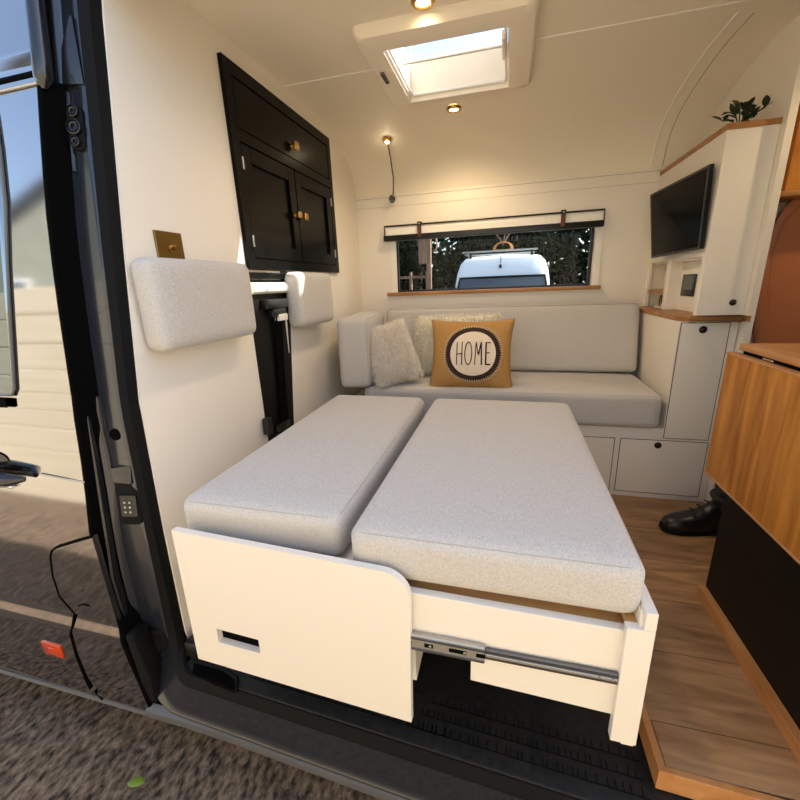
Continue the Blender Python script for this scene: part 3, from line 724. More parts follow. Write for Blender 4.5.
for i in range(76):
    a=2*PI*i/76; c,s=math.cos(a),math.sin(a)
    tube(bm,[onp(cx+.124*c,cz+.124*s,.003),onp(cx+.137*c,cz+.137*s,.003)],.0016,5)
mesh_obj('blanket_stitch',bm,'stitchwhite',t)
def stroke(pts):
    bm=B(); dense=[]
    for (a,b) in zip(pts,pts[1:]):
        for k in range(6): dense.append((a[0]+(b[0]-a[0])*k/6,a[1]+(b[1]-a[1])*k/6))
    dense.append(pts[-1]); tube(bm,[onp(cx+x*1.14,cz+z*1.14,.0035) for x,z in dense],.0034,6,flat=.6); return bm
letters={'H':[[(-.063,-.046),(-.063,.044)],[(-.043,-.046),(-.043,.046)],[(-.063,-.004),(-.043,-.001)]],
 'O':[[(-.018+.0135*math.cos(a),.0+.045*math.sin(a)) for a in [2*PI*k/20 for k in range(21)]]],
 'M':[[(.008,-.045),(.011,.045),(.021,-.008),(.031,.045),(.034,-.045)]],
 'E':[[(.068,.043),(.050,.043),(.050,-.043),(.069,-.043)],[(.050,.002),(.065,.003)]]}
lb=B()
for ch,sts in letters.items():
    for st in sts: join(lb,stroke(st))
mesh_obj('lettering',lb,'ink',t,smooth=True)

# ------------------------------------------------------------------ window and blind
win=struct('window_1',(lambda b:(box(b,wx0,wx0+.014,YW+.058,YW+.08,wz0,wz1),box(b,wx1-.014,wx1,YW+.058,YW+.08,wz0,wz1),box(b,wx0,wx1,YW+.055,YW+.08,wz0,wz0+.012),box(b,wx0,wx1,YW+.055,YW+.08,wz1-.03,wz1),b)[-1])(B()),'plastic')
bm=B(); box(bm,wx0+.01,wx1-.01,YW+.066,YW+.070,wz0+.008,wz1-.02); mesh_obj('pane',bm,'glass',win)
bm=B()
box(bm,wx0-.008,wx0+.004,YW-.004,YW+.055,wz0,wz1); box(bm,wx1-.004,wx1+.03,YW-.006,YW+.0,wz0,wz1); box(bm,wx0-.012,wx0+.02,YW-.006,YW+.0,wz0,wz1)
mesh_obj('jamb_lining',bm,'white',win)
bm=B(); box(bm,-.585,.570,YW-.032,YW+.055,.868,.886,.004,2); tag(mesh_obj('sill_board',bm,'oak_x',win,smooth=True),'oak window sill board')
bl=thing('roman_blind',(-.01,YW-.02,1.165),'folded cream blind with black rails and brown straps over the window','blind')
yb=YW-.006
bm=B()
for k,(za,zb,yy) in enumerate(((1.200,1.243,.010),(1.199,1.2385,.014),(1.198,1.234,.018),(1.197,1.2285,.022))):
    box(bm,-.575,.548,yb-yy-.003,yb-yy,za,zb,.0012,1)
mesh_obj('folded_fabric',bm,'blind',bl,smooth=True)
bm=B(); tube(bm,[(-.585,yb-.020,1.247),(.555,yb-.020,1.247)],.0045,8); tube(bm,[(-.584,yb-.020,1.247),(-.584,yb-.020,1.195)],.0025,6); tube(bm,[(.554,yb-.020,1.247),(.554,yb-.020,1.195)],.0025,6); mesh_obj('top_rail',bm,'plastic',bl,smooth=True)
bm=B(); box(bm,-.588,.555,yb-.034,yb-.002,1.168,1.198,.004,2); mesh_obj('bottom_bar',bm,'plastic',bl,smooth=True)
for sx in (-.378,.362):
    bm=B(); box(bm,sx-.011,sx+.011,yb-.040,yb-.0345,1.180,1.258,.002,1); box(bm,sx-.011,sx+.011,yb-.038,yb-.0,1.2525,1.258,.001,1); st=mesh_obj('strap',bm,'strap',bl)
    bm=B(); box(bm,sx-.012,sx+.012,yb-.042,yb-.039,1.238,1.256,.001,1); mesh_obj('strap_tab',bm,'plastic',st)
    bm=B(); lathe(bm,[(.004,0),(.004,.002),(0,.003)],axisT((sx,yb-.042,1.247),(0,-1,0)),10); mesh_obj('rivet',bm,'steel',st)

# ------------------------------------------------------------------ roof hatch
hat=thing('roof_hatch',(-.11,1.0,1.64),'cream framed roof hatch with raised clear lid in the ceiling','roof hatch')
ox0,ox1,oy0,oy1=-.378,.158,.755,1.268; ix0,ix1,iy0,iy1=-.305,.080,.838,1.225
def ring(bm,o,i,zs,T=None):
    pass
def loop(x0,x1,y0,y1,r,z): return [V((x,y,z)) for x,y in rrect(x1-x0,y1-y0,r,5,(x0+x1)/2,(y0+y1)/2)]
L=[loop(ox0-.006,ox1+.006,oy0-.006,oy1+.006,.03,1.672),loop(ox0-.004,ox1+.004,oy0-.004,oy1+.004,.03,1.655),loop(ox0+.006,ox1-.006,oy0+.006,oy1-.006,.028,1.641),loop(ox0+.03,ox1-.03,oy0+.03,oy1-.03,.02,1.637),loop(ix0-.012,ix1+.012,iy0-.012,iy1+.012,.01,1.636),loop(ix0,ix1,iy0,iy1,.006,1.638),loop(ix0+.004,ix1-.004,iy0+.004,iy1-.004,.006,1.665),loop(ix0+.004,ix1-.004,iy0+.004,iy1-.004,.006,1.77)]
L=[l+[l[0]] for l in L]
mesh_obj('frame',sheet(L),'hatchw',hat,smooth=True)
bm=B()
tube(bm,[V((x,y,1.658)) for x,y in rrect(ix1-ix0-.02,iy1-iy0-.02,.008,4,(ix0+ix1)/2,(iy0+iy1)/2)],.005,6,closed=True); mesh_obj('inner_rim',bm,'white',hat,smooth=True)
bm=B(); box(bm,-.30,.075,.80,1.235,1.665,1.672); 
bm.free()
bm=B(); box(bm,-.352,-.338,.955,1.03,1.630,1.640,.003,2); lt=mesh_obj('vent_switch',bm,'steeldark',hat,smooth=True)
for k in range(3):
    bm=B(); box(bm,-.350,-.340,.962+.022*k,.978+.022*k,1.628,1.631,.001,1); mesh_obj('button',bm,'plastic',lt)
bm=B(); box(bm,.058,.070,.90,1.03,1.64,1.665,.003,1); mesh_obj('lid_latch',bm,'hatchw',hat)
# raised lid hinged at the far edge, tilted up towards the doorway
Tl=Matrix.Translation((-.11,1.245,1.785))@Matrix.Rotation(math.radians(-16),4,'X')
bm=B(); softbox(bm,(.44,.46,.022),.010,(0,0,.012),10,Tl@Matrix.Translation((0,-.23,.0))); tag(mesh_obj('lid',bm,'acrylic',hat,smooth='all'),'clear acrylic hatch lid')
bm=B(); tube(bm,[Tl@V((x,y-.23,-.006)) for x,y in rrect(.44,.46,.05,5)],.010,8,closed=True); mesh_obj('lid_rim',bm,'white',hat,smooth=True)
bm=B(); tube(bm,[(-.29,1.17,1.77),(-.2,1.0,1.80),(-.02,.95,1.82),(.04,.93,1.83)],.005,8); mesh_obj('stay_arm',bm,'white',hat,smooth=True)

# ------------------------------------------------------------------ lamps
def spot(x,y,z,label):
    t=thing('ceiling_spotlight',(x,y,z-.006),label,'ceiling light','recessed ceiling spotlights')
    bm=B(); lathe(bm,[(.019,.0),(.021,-.005),(.030,-.004),(.033,0),(.033,.006)],Matrix.Translation((x,y,z)),28); mesh_obj('trim_ring',bm,'brass',t,smooth=True)
    bm=B(); lathe(bm,[(0,-.001),(.0205,-.001),(.0205,.004)],Matrix.Translation((x,y,z)),24); mesh_obj('lens',bm,'bulb',t)
    l=bpy.data.lights.new('spot_lamp','SPOT'); l.energy=SPOTW; l.color=(1,.74,.44); l.spot_size=math.radians(150); l.spot_blend=.6; l.shadow_soft_size=.02
    lo=bpy.data.objects.new('lamp_light',l); C.objects.link(lo); lo.parent=t; lo.location=V((x,y,z-.014))-V((x,y,z-.006))
    return t
SPOTW=4.2
spot(-.150,.712,ZC-.001,'recessed brass ceiling spotlight nearest the doorway, before the roof hatch')
spot(-.149,1.385,1.650,'recessed brass ceiling spotlight on the far side of the roof hatch')
spot(1.28,.88,ZC-.001,'added unseen brass ceiling spotlight over the kitchen, lighting the right compartment')  # out-of-view lamp, added to brighten the compartment right of the partition
rl=thing('reading_lamp',(-.53,1.60,1.38),'gooseneck reading lamp hanging from ceiling left of the window','lamp')
bm=B(); lathe(bm,[(.020,.012),(.020,-.006),(.012,-.010),(.012,-.004)],axisT((-.494,1.525,1.612),(0,.3,1)),20); mesh_obj('mount',bm,'brass',rl,smooth=True)
bm=B(); lathe(bm,[(0,-.013),(.006,-.012),(.0115,-.006)],axisT((-.494,1.525,1.612),(0,.3,1)),16); mesh_obj('lens',bm,'bulb',rl,smooth=True)
bm=B(); tube(bm,[(-.494,1.53,1.605),(-.497,1.585,1.55),(-.502,1.645,1.47),(-.516,1.685,1.415),(-.524,1.70,1.40)],.0035,8); mesh_obj('gooseneck',bm,'steeldark',rl,smooth=True)
Th=axisT((-.525,1.70,1.385),(-.1,-1,-.25))
bm=B(); lathe(bm,[(0,-.026),(.012,-.024),(.019,-.012),(.021,.004),(.019,.012),(.016,.012),(.013,.005),(0,.004)],Th,22); hd=mesh_obj('lamp_head',bm,'chrome',rl,smooth=True)
for a in range(3):
    bm=B(); lathe(bm,[(0,.010),(.004,.009),(.0045,.005)],Th@Matrix.Translation((.008*math.cos(a*2.1),.008*math.sin(a*2.1),0)),10); mesh_obj('led',bm,'lcd',hd,smooth=True)
l=bpy.data.lights.new('reading_bulb','POINT'); l.energy=.04; l.color=(1,.82,.56); l.shadow_soft_size=.012
lo=bpy.data.objects.new('lamp_light',l); C.objects.link(lo); lo.parent=rl; lo.location=V((-.494,1.515,1.592))-V((-.53,1.60,1.38))

# ------------------------------------------------------------------ TV cabinet
tv=thing('media_cabinet',(.86,1.43,.775),'cream corner cabinet with open niches and oak top edge, right of window','cabinet')
x0,x1,ya,yb2,za,zb=.787,.934,1.120,YW,.775,1.384
bm=B()
box(bm,x0,x1,ya,ya+.014,za,zb)                       # side towards the doorway
box(bm,x0,x0+.014,ya+.014,yb2,.985,zb)               # face behind the screen
box(bm,x0,x0+.014,ya+.014,ya+.030,za,.985)           # stiles and divider
box(bm,x0,x0+.07,1.44,1.485,za,.985); box(bm,x0,x0+.012,1.715,yb2,za,.985)
box(bm,x0+.014,x1,ya+.014,yb2,.975,.990)             # niche top
box(bm,x0+.048,x0+.055,ya+.014,1.45,za,.985); box(bm,x0+.070,x0+.077,1.48,yb2,za,.985)
box(bm,x0+.014,x1,ya+.014,yb2,zb-.014,zb)
mesh_obj('carcass',bm,'cream',tv)
bm=B(); box(bm,x0-.004,x0+.010,ya-.004,yb2,zb-.006,zb+.012,.001,1); box(bm,x0+.010,x1,ya-.004,ya+.010,zb-.006,zb+.012,.001,1); mesh_obj('top_edging',bm,'oak_x',tv)
bm=B(); box(bm,x0+.002,x0+.07,1.486,1.714,.846,.856,.001,1); mesh_obj('shelf',bm,'oak_x',tv)
rknob(tv,.895,ya-.0,.820,.011)
scr=thing('television',(.75,1.35,1.0),'black flat screen television mounted on the corner cabinet','television')
def quadbox(a,b,c,d,th,mat,name,parent,ins=0,push=0):
    a,b,c,d=map(V,(a,b,c,d)); nrm=(b-a).cross(d-a).normalized()
    if nrm.x>0: nrm=-nrm
    if ins:
        ctr=(a+b+c+d)/4; a,b,c,d=[p+(ctr-p).normalized()*ins for p in (a,b,c,d)]
    f_=[p+nrm*push for p in (a,b,c,d)]; g_=[p-nrm*th+nrm*push for p in (a,b,c,d)]
    bm=bmesh.new(); v=[bm.verts.new(p) for p in f_+g_]
    for q in ((0,1,2,3),(7,6,5,4),(0,4,5,1),(1,5,6,2),(2,6,7,3),(3,7,4,0)): bm.faces.new([v[i] for i in q])
    return mesh_obj(name,bm,mat,parent)
TL,TR,BR,BL=(.703,1.555,1.270),(.756,1.128,1.283),(.768,1.134,1.010),(.735,1.535,1.0)

quadbox(TL,TR,BR,BL,.014,'plastic','housing',scr); sc_=quadbox(TL,TR,BR,BL,.003,'screen','screen',scr,.016,.001)
bm=B(); box(bm,.755,.788,1.28,1.40,1.08,1.20); mesh_obj('wall_bracket',bm,'plastic',scr)
bm=B(); pc=V(BL)*.5+V(BR)*.5+V((-.002,0,.008)); lathe(bm,[(.002,0),(.002,.001),(0,.001)],axisT(pc,(-1,-.1,0)),8); mesh_obj('power_light',bm,'steel',scr)
# control display in the right niche
dsp=thing('control_display',(.833,1.35,.838),'small black control panel with grey screen inside the right niche','control panel')
bm=B(); box(bm,.828,.8345,1.288,1.412,.836,.924,.003,2); mesh_obj('bezel',bm,'plastic',dsp,smooth=True)
bm=B(); box(bm,.8268,.829,1.300,1.400,.862,.917); mesh_obj('screen',bm,'lcd',dsp)
for k in range(3):
    bm=B(); lathe(bm,[(.005,0),(.005,.0015),(0,.002)],axisT((.828,1.32+.03*k,.848),(-1,0,0)),10); mesh_obj('button',bm,'steeldark',dsp)
# little cable bits in the left niche
cb=thing('charging_stand',(.80,1.55,.775),'small white stand with looped cable in the left niche','charger')
bm=B(); box(bm,.792,.835,1.52,1.60,.7755,.783,.002,1); mesh_obj('base',bm,'white',cb)
bm=B(); tube(bm,[(.81,1.585,.783),(.805,1.575,.81),(.80,1.555,.832),(.80,1.54,.835),(.805,1.548,.80),(.81,1.535,.783)],.0025,8); mesh_obj('cable',bm,'brown',cb,smooth=True)
# plant sprig on top
pl=thing('plant_sprig',(.845,1.18,1.384),'dark leafy plant sprig standing on top of the cream corner cabinet','plant')
bm=B(); lathe(bm,[(0,.0),(.022,.0),(.030,.012),(.026,.026),(.024,.026),(.027,.012),(.020,.003),(0,.003)],Matrix.Translation((.845,1.18,1.385)),20); mesh_obj('dish',bm,'acrylic',pl,smooth=True)
def leafmesh(bm,base,d,L,W):
    d=V(d).normalized(); s=d.cross(V((0,0,1))); s=s.normalized() if s.length>.01 else V((1,0,0)); n=s.cross(d)
    rs=[]
    for k in range(6):
        t=k/5; w=W*math.sin(PI*min(1,t*.94+.05))**.8; c=V(base)+d*L*t+n*(-.12*L*t*t); rs.append([bm.verts.new(c-s*w+n*w*.25),bm.verts.new(c),bm.verts.new(c+s*w+n*w*.25)])
    for a,b in zip(rs,rs[1:]):
        for j in range(2): bm.faces.new((a[j],a[j+1],b[j+1],b[j]))
random.seed(4)
b0=V((.845,1.18,1.39))
bs=B()
stems=[(-.058,-.01,.030),(-.032,.0,.055),(-.008,.01,.078),(.012,-.01,.066),(.034,0,.060),(.060,-.01,.055),(.042,.01,.036)]
tips=[]
for d in stems:
    d=V(d); pts=[b0, b0+d*.5+V((0,0,.015)), b0+d]; tube(bs,pts,.0018,6); tips.append(pts)
mesh_obj('stems',bs,'leaf',pl,smooth=True)
for si,pts in enumerate(tips):
    for k in range(5):
        t=.4+.15*k; p=pts[1].lerp(pts[2],max(0,t*2-1)) if t>.5 else pts[0].lerp(pts[1],t*2)
        d=(pts[2]-pts[0]).normalized()*.6+V((random.uniform(-1,1),random.uniform(-1,1),random.uniform(-.5,.7)))
        bm=B(); leafmesh(bm,p,d,random.uniform(.028,.040),random.uniform(.0075,.011))
        new=(si==2 and k>=3)
        mesh_obj('leaf',bm,'leafnew' if new else 'leaf',pl,smooth='all')

# ------------------------------------------------------------------ kitchen
kit=thing('kitchen_unit',(.85,.3,0),'black kitchen base with oak worktop and hanging oak flap','kitchen unit')
bm=B(); box(bm,.704,1.0,.035,.552,.0,.727); mesh_obj('base_panel',bm,'blackmat',kit)
bm=B(); box(bm,.700,1.0,.030,.622,.728,.745,.003,2); mesh_obj('worktop',bm,'oak_edge',kit,smooth=True)
bm=B(); box(bm,.680,.699,.040,.628,.372,.716,.0005,1); lf=mesh_obj('drop_leaf',bm,'oak_panel',kit)
bm=B(); box(bm,.678,.701,.038,.630,.716,.721,.001,1); mesh_obj('leaf_edging',bm,'oak_edge',lf); bm=B(); box(bm,.678,.701,.038,.630,.366,.372,.001,1); mesh_obj('leaf_edging',bm,'oak_edge',lf)
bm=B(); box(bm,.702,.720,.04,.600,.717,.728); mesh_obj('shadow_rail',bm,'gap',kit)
bm=B(); box(bm,.698,.703,.47,.51,.7225,.7265,.001,1); mesh_obj('catch',bm,'chrome',kit)
bm=B(); box(bm,.684,.7035,.035,.552,.0,.034,.001,1); mesh_obj('plinth',bm,'oak_edge',kit)
# overhead oak cupboard and leather panel in the right compartment
oc=thing('overhead_shelf',(1.2,1.2,1.165),'oak overhead cupboard at the right edge above the tan leather panel','cupboard')
bm=B(); box(bm,.985,1.55,1.125,1.262,1.18,1.56,.001,1); mesh_obj('side_panel',bm,'oak_panel',oc)
bm=B(); box(bm,.962,1.57,1.110,1.262,1.160,1.178,.004,2); mesh_obj('bottom_board',bm,'oak_edge',oc,smooth=True)
lb_=thing('leather_panel',(1.3,1.23,.60),'tan leather padded panel with stitched seam behind the worktop','padded panel')
o1=[(1.30,1.20),(1.13,1.195),(1.07,1.173),(1.036,1.141),(1.015,1.081),(1.002,.991),(1.001,.876),(1.012,.767),(1.033,.664),(1.05,.60)]
o2=[(2.6-x,z) for x,z in o1[1:]][::-1]
ol=o1+o2
ctr=(1.3,.9)
Ls=[]
for sc,yy in ((.94,1.264),(.965,1.235),(.992,1.212),(1.0,1.204),(.975,1.199),(.90,1.197),(.5,1.194),(.01,1.192)):
    Ls.append([V((ctr[0]+(x-ctr[0])*sc,yy,ctr[1]+(z-ctr[1])*sc)) for x,z in ol+[ol[0]]])
mesh_obj('padding',sheet(Ls),'leather',lb_,smooth=True)
sp_=[(1.125,1.165),(1.076,1.141),(1.040,1.089),(1.024,.997),(1.034,.857),(1.062,.747),(1.105,.64)]
bm=B()
dense=[]
for a,b in zip(sp_,sp_[1:]):
    for k in range(8): dense.append((a[0]+(b[0]-a[0])*k/8,a[1]+(b[1]-a[1])*k/8))
tube(bm,[V((x,1.1985,z)) for x,z in dense],.0022,6); tube(bm,[V((x-.006,1.1988,z)) for x,z in dense],.0012,6); mesh_obj('seam',bm,'stitch',lb_,smooth=True)
bm=B(); box(bm,1.03,1.55,1.20,1.262,0,.60); mesh_obj('plinth',bm,'cream',lb_)
# baseboard on the partition side
# ------------------------------------------------------------------ boot
bt=thing('boot',(.76,.90,0),'black leather lace-up boot standing on the floor beside the kitchen','boot')
def footsec(t):
    x=.662+t*.265
    w=interp(t,[0,.06,.2,.4,.6,.85,1],[.012,.03,.042,.043,.036,.034,.020])
    h=interp(t,[0,.06,.2,.35,.5,.62,.8,1],[.03,.05,.062,.07,.088,.115,.12,.11])
    return x,w,h
Tb=Matrix.Translation((.697,.890,0))@Matrix.Rotation(math.radians(10),4,'Z')@Matrix.Translation((-.662,-.915,0))
rows=[]
for k in range(21):
    x,w,h=footsec(k/20); rows.append([Tb@V((x,.915+w*math.copysign(abs(math.cos(a))**.75,math.cos(a)),.018+max(0,(h-.018))*max(0,math.sin(a))**.7)) for a in [PI*j/14 for j in range(15)]])
mesh_obj('upper',sheet(rows),'bootleather',bt,smooth='all')
so=[(footsec(k/20)[0]-.004,.915-footsec(k/20)[1]-.004) for k in range(21)]+[(footsec(k/20)[0],.915+footsec(k/20)[1]+.004) for k in range(20,-1,-1)]
bm=B(); prism(bm,so,'z',0,.022,.003,T=Tb); mesh_obj('sole',bm,'rubber',bt,smooth=True)
bm=B(); tube(bm,[Tb@V(p) for p in ((.875,.915,.09),(.89,.915,.15),(.91,.915,.20),(.925,.915,.25))],[.046,.048,.055,.058],20,flat=1.0); sh=mesh_obj('shaft',bm,'bootleather',bt,smooth=True)
for k in range(4):
    bm=B(); x=.765+.025*k; z=.079+.012*k+.004*k*k*.5; tube(bm,[Tb@V((x-.006,.884,z-.006)),Tb@V((x,.915,z+.006)),Tb@V((x+.006,.946,z-.006))],.0028,6); mesh_obj('lace',bm,'lace',bt,smooth=True)
for k in range(2):
    bm=B(); tube(bm,[Tb@V((.885+.012*k+.05*math.cos(a),.915+.052*math.sin(a),.135+.03*k)) for a in [2*PI*j/18 for j in range(18)]],.011,8,closed=True); mesh_obj('trouser_fold',bm,'lace',sh,smooth=True)

# ------------------------------------------------------------------ outdoors
ZG=-.45
bm=bmesh.new(); bmesh.ops.create_grid(bm,x_segments=160,y_segments=120,size=1)
import mathutils
for v in bm.verts:
    sgn=1 if v.co.x>0 else -1
    v.co=V((-1.0+math.copysign(abs(v.co.x)**2.5*16,v.co.x), -.1+math.copysign(abs(v.co.y)**2.5*20,v.co.y),0))
    nz=mathutils.noise.noise(v.co*3)*.02+mathutils.noise.noise(v.co*11)*.008
    v.co.z=ZG+nz
gd=struct('ground',bm,'ground',smooth='all')
bm=B(); leafmesh(bm,(-.865,-.05,ZG+.025),(-.9,-.25,.06),.05,.014); lf_=mesh_obj('fallen_leaf',bm,'greenleaf',None,smooth='all'); lf_.modifiers.new('t','SOLIDIFY').thickness=.001
tag(lf_,'small bright green leaf lying on the earth below the door','leaf')
# boarded wall opposite the doorway (seen mirrored in the door) and house behind it
bm=B()
for k in range(9):
    box(bm,-13,9,-1.42,-1.34,ZG+k*.21,ZG+k*.21+.203,.005,1)
bw=struct('wall_boarded',bm,'wallout')
hs=thing('house',(-9,-9,ZG),'grey rendered house beyond the boarded wall','house')
bm=B(); prism(bm,[(-16,ZG),(-3.5,ZG),(-3.5,4.2),(-9.7,7.2),(-16,4.2)],'y',-12,-7); mesh_obj('walls',bm,'house',hs)
bm=B(); prism(bm,[(-16.4,4.05),(-9.7,7.25),(-3.1,4.05),(-3.1,4.3),(-9.7,7.5),(-16.4,4.3)],'y',-12.2,-6.8); mesh_obj('roof',bm,'roofdark',hs)
for wx in (-13,-10,-6.5):
    for wz in (.7,3.0):
        bm=B(); box(bm,wx-.6,wx+.6,-7.04,-6.95,wz-.6,wz+.6); w_=mesh_obj('window',bm,'vanwhite',hs)
        bm=B(); box(bm,wx-.5,wx+.5,-6.96,-6.93,wz-.5,wz+.5); mesh_obj('pane',bm,'darkglass',w_)
# white van beyond the window
vn=thing('parked_van',(0,8.3,ZG),'white high-roof van parked outside the rear window','van')
def vsec(y,w,ztop,zshoulder,zb):
    o=[]
    pr=[(1.0,zb),(1.0,zshoulder*.4+zb*.6),(.985,zshoulder),(.95,zshoulder+(ztop-zshoulder)*.4),(.89,zshoulder+(ztop-zshoulder)*.72),(.78,zshoulder+(ztop-zshoulder)*.92),(.6,zshoulder+(ztop-zshoulder)*.985),(.3,ztop),(0,ztop+.01)]
    for a,z in pr: o.append(V((w*a,y,z)))
    return [V((-p.x,p.y,p.z)) for p in o]+[p for p in o[::-1][1:]]
cx_=-.01
def shift(rs): return [[p+V((cx_,0,0)) for p in r] for r in rs]
body=[vsec(7.25,.84,1.00,.80,ZG+.25),vsec(7.28,.86,1.12,.85,ZG+.25),vsec(7.40,.87,1.34,.90,ZG+.25),vsec(7.6,.88,1.40,.92,ZG+.25),vsec(9.5,.88,1.40,.92,ZG+.25),vsec(11.5,.88,1.39,.92,ZG+.25)]
mesh_obj('body',sheet(shift(body)),'vanwhite',vn,smooth=True)
fr=[V((cx_+x,y,z)) for x,y,z in ()]
# cab front, windscreen, bonnet
ws=[[V((cx_+s*a,y,z)) for s,a in ((-1,w),(-.5,w),(0,w),(.5,w),(1,w))] for y,z,w in ((7.245,1.0,.76),(7.05,.72,.80),(6.88,.48,.82))]
ws=[[V((p.x,p.y-(.05 if i in (1,2,3) else 0)-(.03 if i==2 else 0),p.z)) for i,p in enumerate(r)] for r in ws]
mesh_obj('windscreen',sheet(ws),'darkglass',vn,smooth='all')
bm=B(); wl=[ws[2][0],ws[1][0],ws[0][0],ws[0][1],ws[0][2],ws[0][3],ws[0][4],ws[1][4],ws[2][4]]
tube(bm,wl,.022,8); mesh_obj('windscreen_rubber',bm,'gap',vn,smooth=True)
cabr=[[V((cx_+x,y,z)) for x,z in ((-.86,ZG+.25),(-.87,.45),(-.84,.80),(-.775,1.02))] for y in (7.27,)]
for s in (-1,1):
    rows=[[V((cx_+s*.87,7.3,ZG+.25)),V((cx_+s*.87,7.3,.45)),V((cx_+s*.85,7.3,.85)),V((cx_+s*.78,7.3,1.03))],[V((cx_+s*.86,6.85,ZG+.25)),V((cx_+s*.86,6.87,.45)),V((cx_+s*.805,7.06,.73)),V((cx_+s*.765,7.22,1.01))]]
    mesh_obj('cab_side',sheet(rows),'vanwhite',vn,smooth=True)
bn=[[V((cx_+x,y,z)) for x in (-.84,-.5,0,.5,.84)] for y,z in ((6.9,.46),(6.7,.40),(6.5,.30),(6.42,.15),(6.40,-.1),(6.42,ZG+.22))]
mesh_obj('bonnet',sheet(bn),'vanwhite',vn,smooth=True)
for s in (-1,1):
    rows=[[V((cx_+s*.86,6.86,z)) for z in (ZG+.25,.2,.45)],[V((cx_+s*.84,6.42,z)) for z in (ZG+.25,0,.16)]]; mesh_obj('wing',sheet(rows),'vanwhite',vn)
    bm=B(); softbox(bm,(.26,.12,.18),.05,(0,0,0),6,Matrix.Translation((cx_+s*.66,6.43,.08))); mesh_obj('headlamp',bm,'acrylic',vn,smooth='all')
    for wy in (6.85,10.4):
        bm=B(); lathe(bm,[(0,-.1),(.2,-.1),(.3,-.09),(.33,-.04),(.33,.06),(.3,.1),(0,.1)],axisT((cx_+s*.76,wy,ZG+.33),(1,0,0)),24); mesh_obj('wheel',bm,'rubber',vn,smooth=True)
    bm=B(); softbox(bm,(.10,.14,.26),.04,(0,0,0),6,Matrix.Translation((cx_+s*.98,6.95,.55))); tube(bm,[(cx_+s*.86,7.0,.5),(cx_+s*.98,6.95,.5)],.02,8); mesh_obj('mirror',bm,'plastic',vn,smooth=True)
bm=B(); box(bm,cx_-.45,cx_+.45,6.385,6.42,-.12,.1,.01); mesh_obj('grille',bm,'plastic',vn)
# roof light / antenna drop and rack
bm=B(); tube(bm,[(-.03,7.34,1.37),(-.032,7.30,1.24)],.008,6); softbox(bm,(.05,.05,.07),.02,(0,0,0),5,Matrix.Translation((-.033,7.27,1.19))); mesh_obj('aerial',bm,'plastic',vn,smooth=True)
rk=thing('roof_rack',(0,8.2,1.40),'grey bar roof rack on top of the white van','roof rack')
for yy,zz in ((7.55,1.475),(8.5,1.475),(9.8,1.475)):
    bm=B(); box(bm,-.76,.62,yy-.025,yy+.025,zz-.012,zz+.014,.004); mesh_obj('cross_bar',bm,'steel',rk,smooth=True)
    for s in (-.60,.52):
        bm=B(); box(bm,s-.02,s+.02,yy-.02,yy+.02,1.36,zz-.012); mesh_obj('foot',bm,'plastic',rk)
bm=B(); box(bm,-.72,-.66,7.5,9.9,1.435,1.462); mesh_obj('side_rail',bm,'steeldark',rk)
cr=thing('rope_coil',(-.02,7.75,1.49),'orange rope coil lying on the van roof rack','rope')
bm=B()
for k in range(4): tube(bm,[(.0+(.15+.012*k)*math.cos(a),7.75+.03*k-.04,1.51+.135*abs(math.sin(a))**.9*(1 if math.sin(a)>0 else -.1)) for a in [2*PI*j/20 for j in range(20)]],.013,6,closed=True)
mesh_obj('loops',bm,'rope',cr,smooth=True)
bm=B()
for k,(a,b,c) in enumerate(((-.15,.2,.0),(.05,.34,.03),(.22,.30,-.05),(.12,.22,.05))): tube(bm,[(0,7.75,1.6),(a*.5,7.76,1.6+b*.6),(a,7.78,1.6+b)],[.012,.010,.006],6)
mesh_obj('loose_ends',bm,'timber',cr,smooth=True)
# timber post with hung cloth and low fence to the left
po=thing('timber_post',(-1.45,7.6,ZG),'weathered timber post with hanging pale board left of the white van','post')
bm=B(); box(bm,-1.47,-1.38,7.56,7.66,ZG-.02,1.95,.008); mesh_obj('post',bm,'timber',po)
bm=B(); box(bm,-1.62,-1.46,7.54,7.58,1.32,1.95,.006); box(bm,-1.60,-1.46,7.535,7.54,1.32,1.95); mesh_obj('board',bm,'timber',po)
bm=B(); tube(bm,[(-1.36,7.56,1.95),(-1.28,7.54,1.85),(-1.25,7.54,1.65),(-1.29,7.54,1.5)],[.03,.035,.03,.01],8,flat=.5); mesh_obj('hook_arm',bm,'timber',po,smooth=True)
fe=thing('garden_rail',(-2.2,7.9,ZG),'low pale wooden rail fence beyond the window at the left','fence')
bm=B(); box(bm,-3.4,-1.5,7.88,7.92,1.05,1.10); box(bm,-3.4,-1.5,7.88,7.92,.55,.60); mesh_obj('rail',bm,'timber',fe)
for k in range(6):
    bm=B(); x=-3.3+.35*k; box(bm,x,x+.05,7.86,7.93,ZG-.02,1.18); mesh_obj('fence_post',bm,'timber',fe)
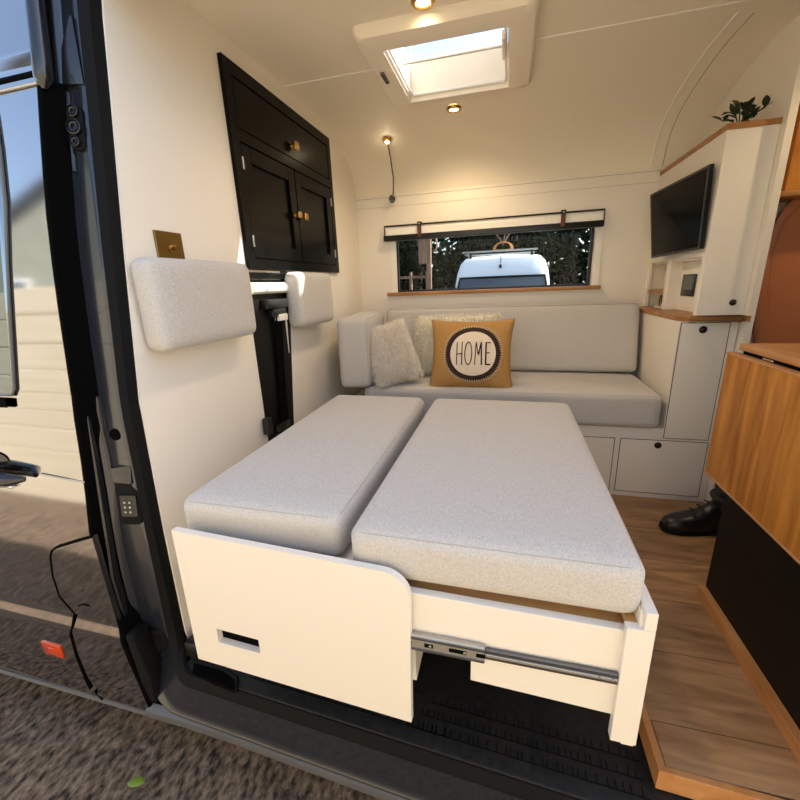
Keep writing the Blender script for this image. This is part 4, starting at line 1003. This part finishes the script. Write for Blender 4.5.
# trees
random.seed(11)
def tree(x,y,h,r,label,N=2600,dense=1.0,low=.0):
    t=thing('tree',(x,y,ZG),label,'tree','dark trees beyond the window')
    bm=B(); tube(bm,[(x,y,ZG-.05),(x+.1,y,ZG+h*.4),(x-.05,y+.1,ZG+h*.85)],[.16,.12,.04],10); mesh_obj('trunk',bm,'bark',t,smooth=True)
    vs=[];fs=[]
    blobs=[(V((random.uniform(-.6,.6)*r,random.uniform(-.5,.5)*r,random.uniform(low,.95)*h)),random.uniform(.35,.6)*r) for _ in range(16)]
    for _ in range(N):
        c,br=random.choice(blobs); d=V((random.gauss(0,1),random.gauss(0,1),random.gauss(0,1))).normalized()*br*random.random()**.4
        p=V((x,y,ZG))+c+d; 
        if p.z<ZG+.05: continue
        a=V((random.gauss(0,1),random.gauss(0,1),random.gauss(0,1))).normalized(); b=a.orthogonal().normalized(); s=random.uniform(.07,.13)
        k=len(vs); vs+=[p-a*s,p+b*s*.45,p+a*s,p-b*s*.45]; fs.append((k,k+1,k+2,k+3))
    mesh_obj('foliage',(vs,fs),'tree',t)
tree(-4.6,10.6,3.9,1.7,'dark tree at far left beyond the rail fence',2600,low=.05)
tree(-2.6,11.6,4.3,1.6,'dark tree directly behind the weathered timber post',2600,low=.05)
tree(.2,13.0,5.4,2.0,'tall dark tree directly behind the white van',3800,low=.05)
tree(3.0,11.4,5.0,1.8,'dark tree just right of the white van',4200,low=.0)
tree(4.9,11.4,5.2,2.1,'dark tree farthest right beyond the window',4000,low=.0)
bm=B()
rows=[]
hg=thing('hedge',(0,14.8,ZG),'dense dark hedge across the back behind the trees','hedge')
vs=[];fs=[]
for _ in range(9000):
    p=V((random.uniform(-9,9),random.uniform(14.2,15.6),ZG+random.uniform(.0,1)**.8*(3.6+.5*math.sin(_*.01))))
    if p.x<-1.8 and p.z>2.0 and random.random()<.7: continue
    a=V((random.gauss(0,1),random.gauss(0,1)*.5,random.gauss(0,1))).normalized(); b=a.orthogonal().normalized(); s=random.uniform(.14,.24)
    k=len(vs); vs+=[p-a*s,p+b*s*.6,p+a*s,p-b*s*.6]; fs.append((k,k+1,k+2,k+3))
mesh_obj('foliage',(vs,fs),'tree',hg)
bm=B()
for k in range(9): tube(bm,[(-8+2*k,14.9,ZG-.05),(-8+2*k+.1,14.9,2.4)],[.1,.04],8)
mesh_obj('stems',bm,'bark',hg,smooth=True)

# ------------------------------------------------------------------ light
w=bpy.data.worlds.new('sky'); S.world=w; w.use_nodes=True
n=w.node_tree.nodes; l=w.node_tree.links; bg=n['Background']
sk=n.new('ShaderNodeTexSky'); sk.sky_type='NISHITA'; sk.sun_disc=False; sk.sun_elevation=math.radians(48); sk.sun_rotation=math.radians(60); sk.dust_density=1.5; sk.air_density=1.0
hs_=n.new('ShaderNodeHueSaturation'); hs_.inputs['Saturation'].default_value=.92; l.new(sk.outputs[0],hs_.inputs['Color']); l.new(hs_.outputs[0],bg.inputs['Color']); bg.inputs['Strength'].default_value=.20
sd=V((-.26,-.132,-.30)).normalized()
sun=bpy.data.lights.new('sun','SUN'); sun.energy=7.0; sun.angle=math.radians(.6); sun.color=(1,.93,.82)
so_=bpy.data.objects.new('sun',sun); C.objects.link(so_); so_.rotation_euler=V((0,0,-1)).rotation_difference(sd).to_euler()
S.view_settings.view_transform='Standard'; S.view_settings.look='None'; S.view_settings.gamma=1; S.view_settings.use_curve_mapping=False
S.view_settings.exposure=1.34
for o in bpy.data.objects:
    if '_w' in o: del o['_w']
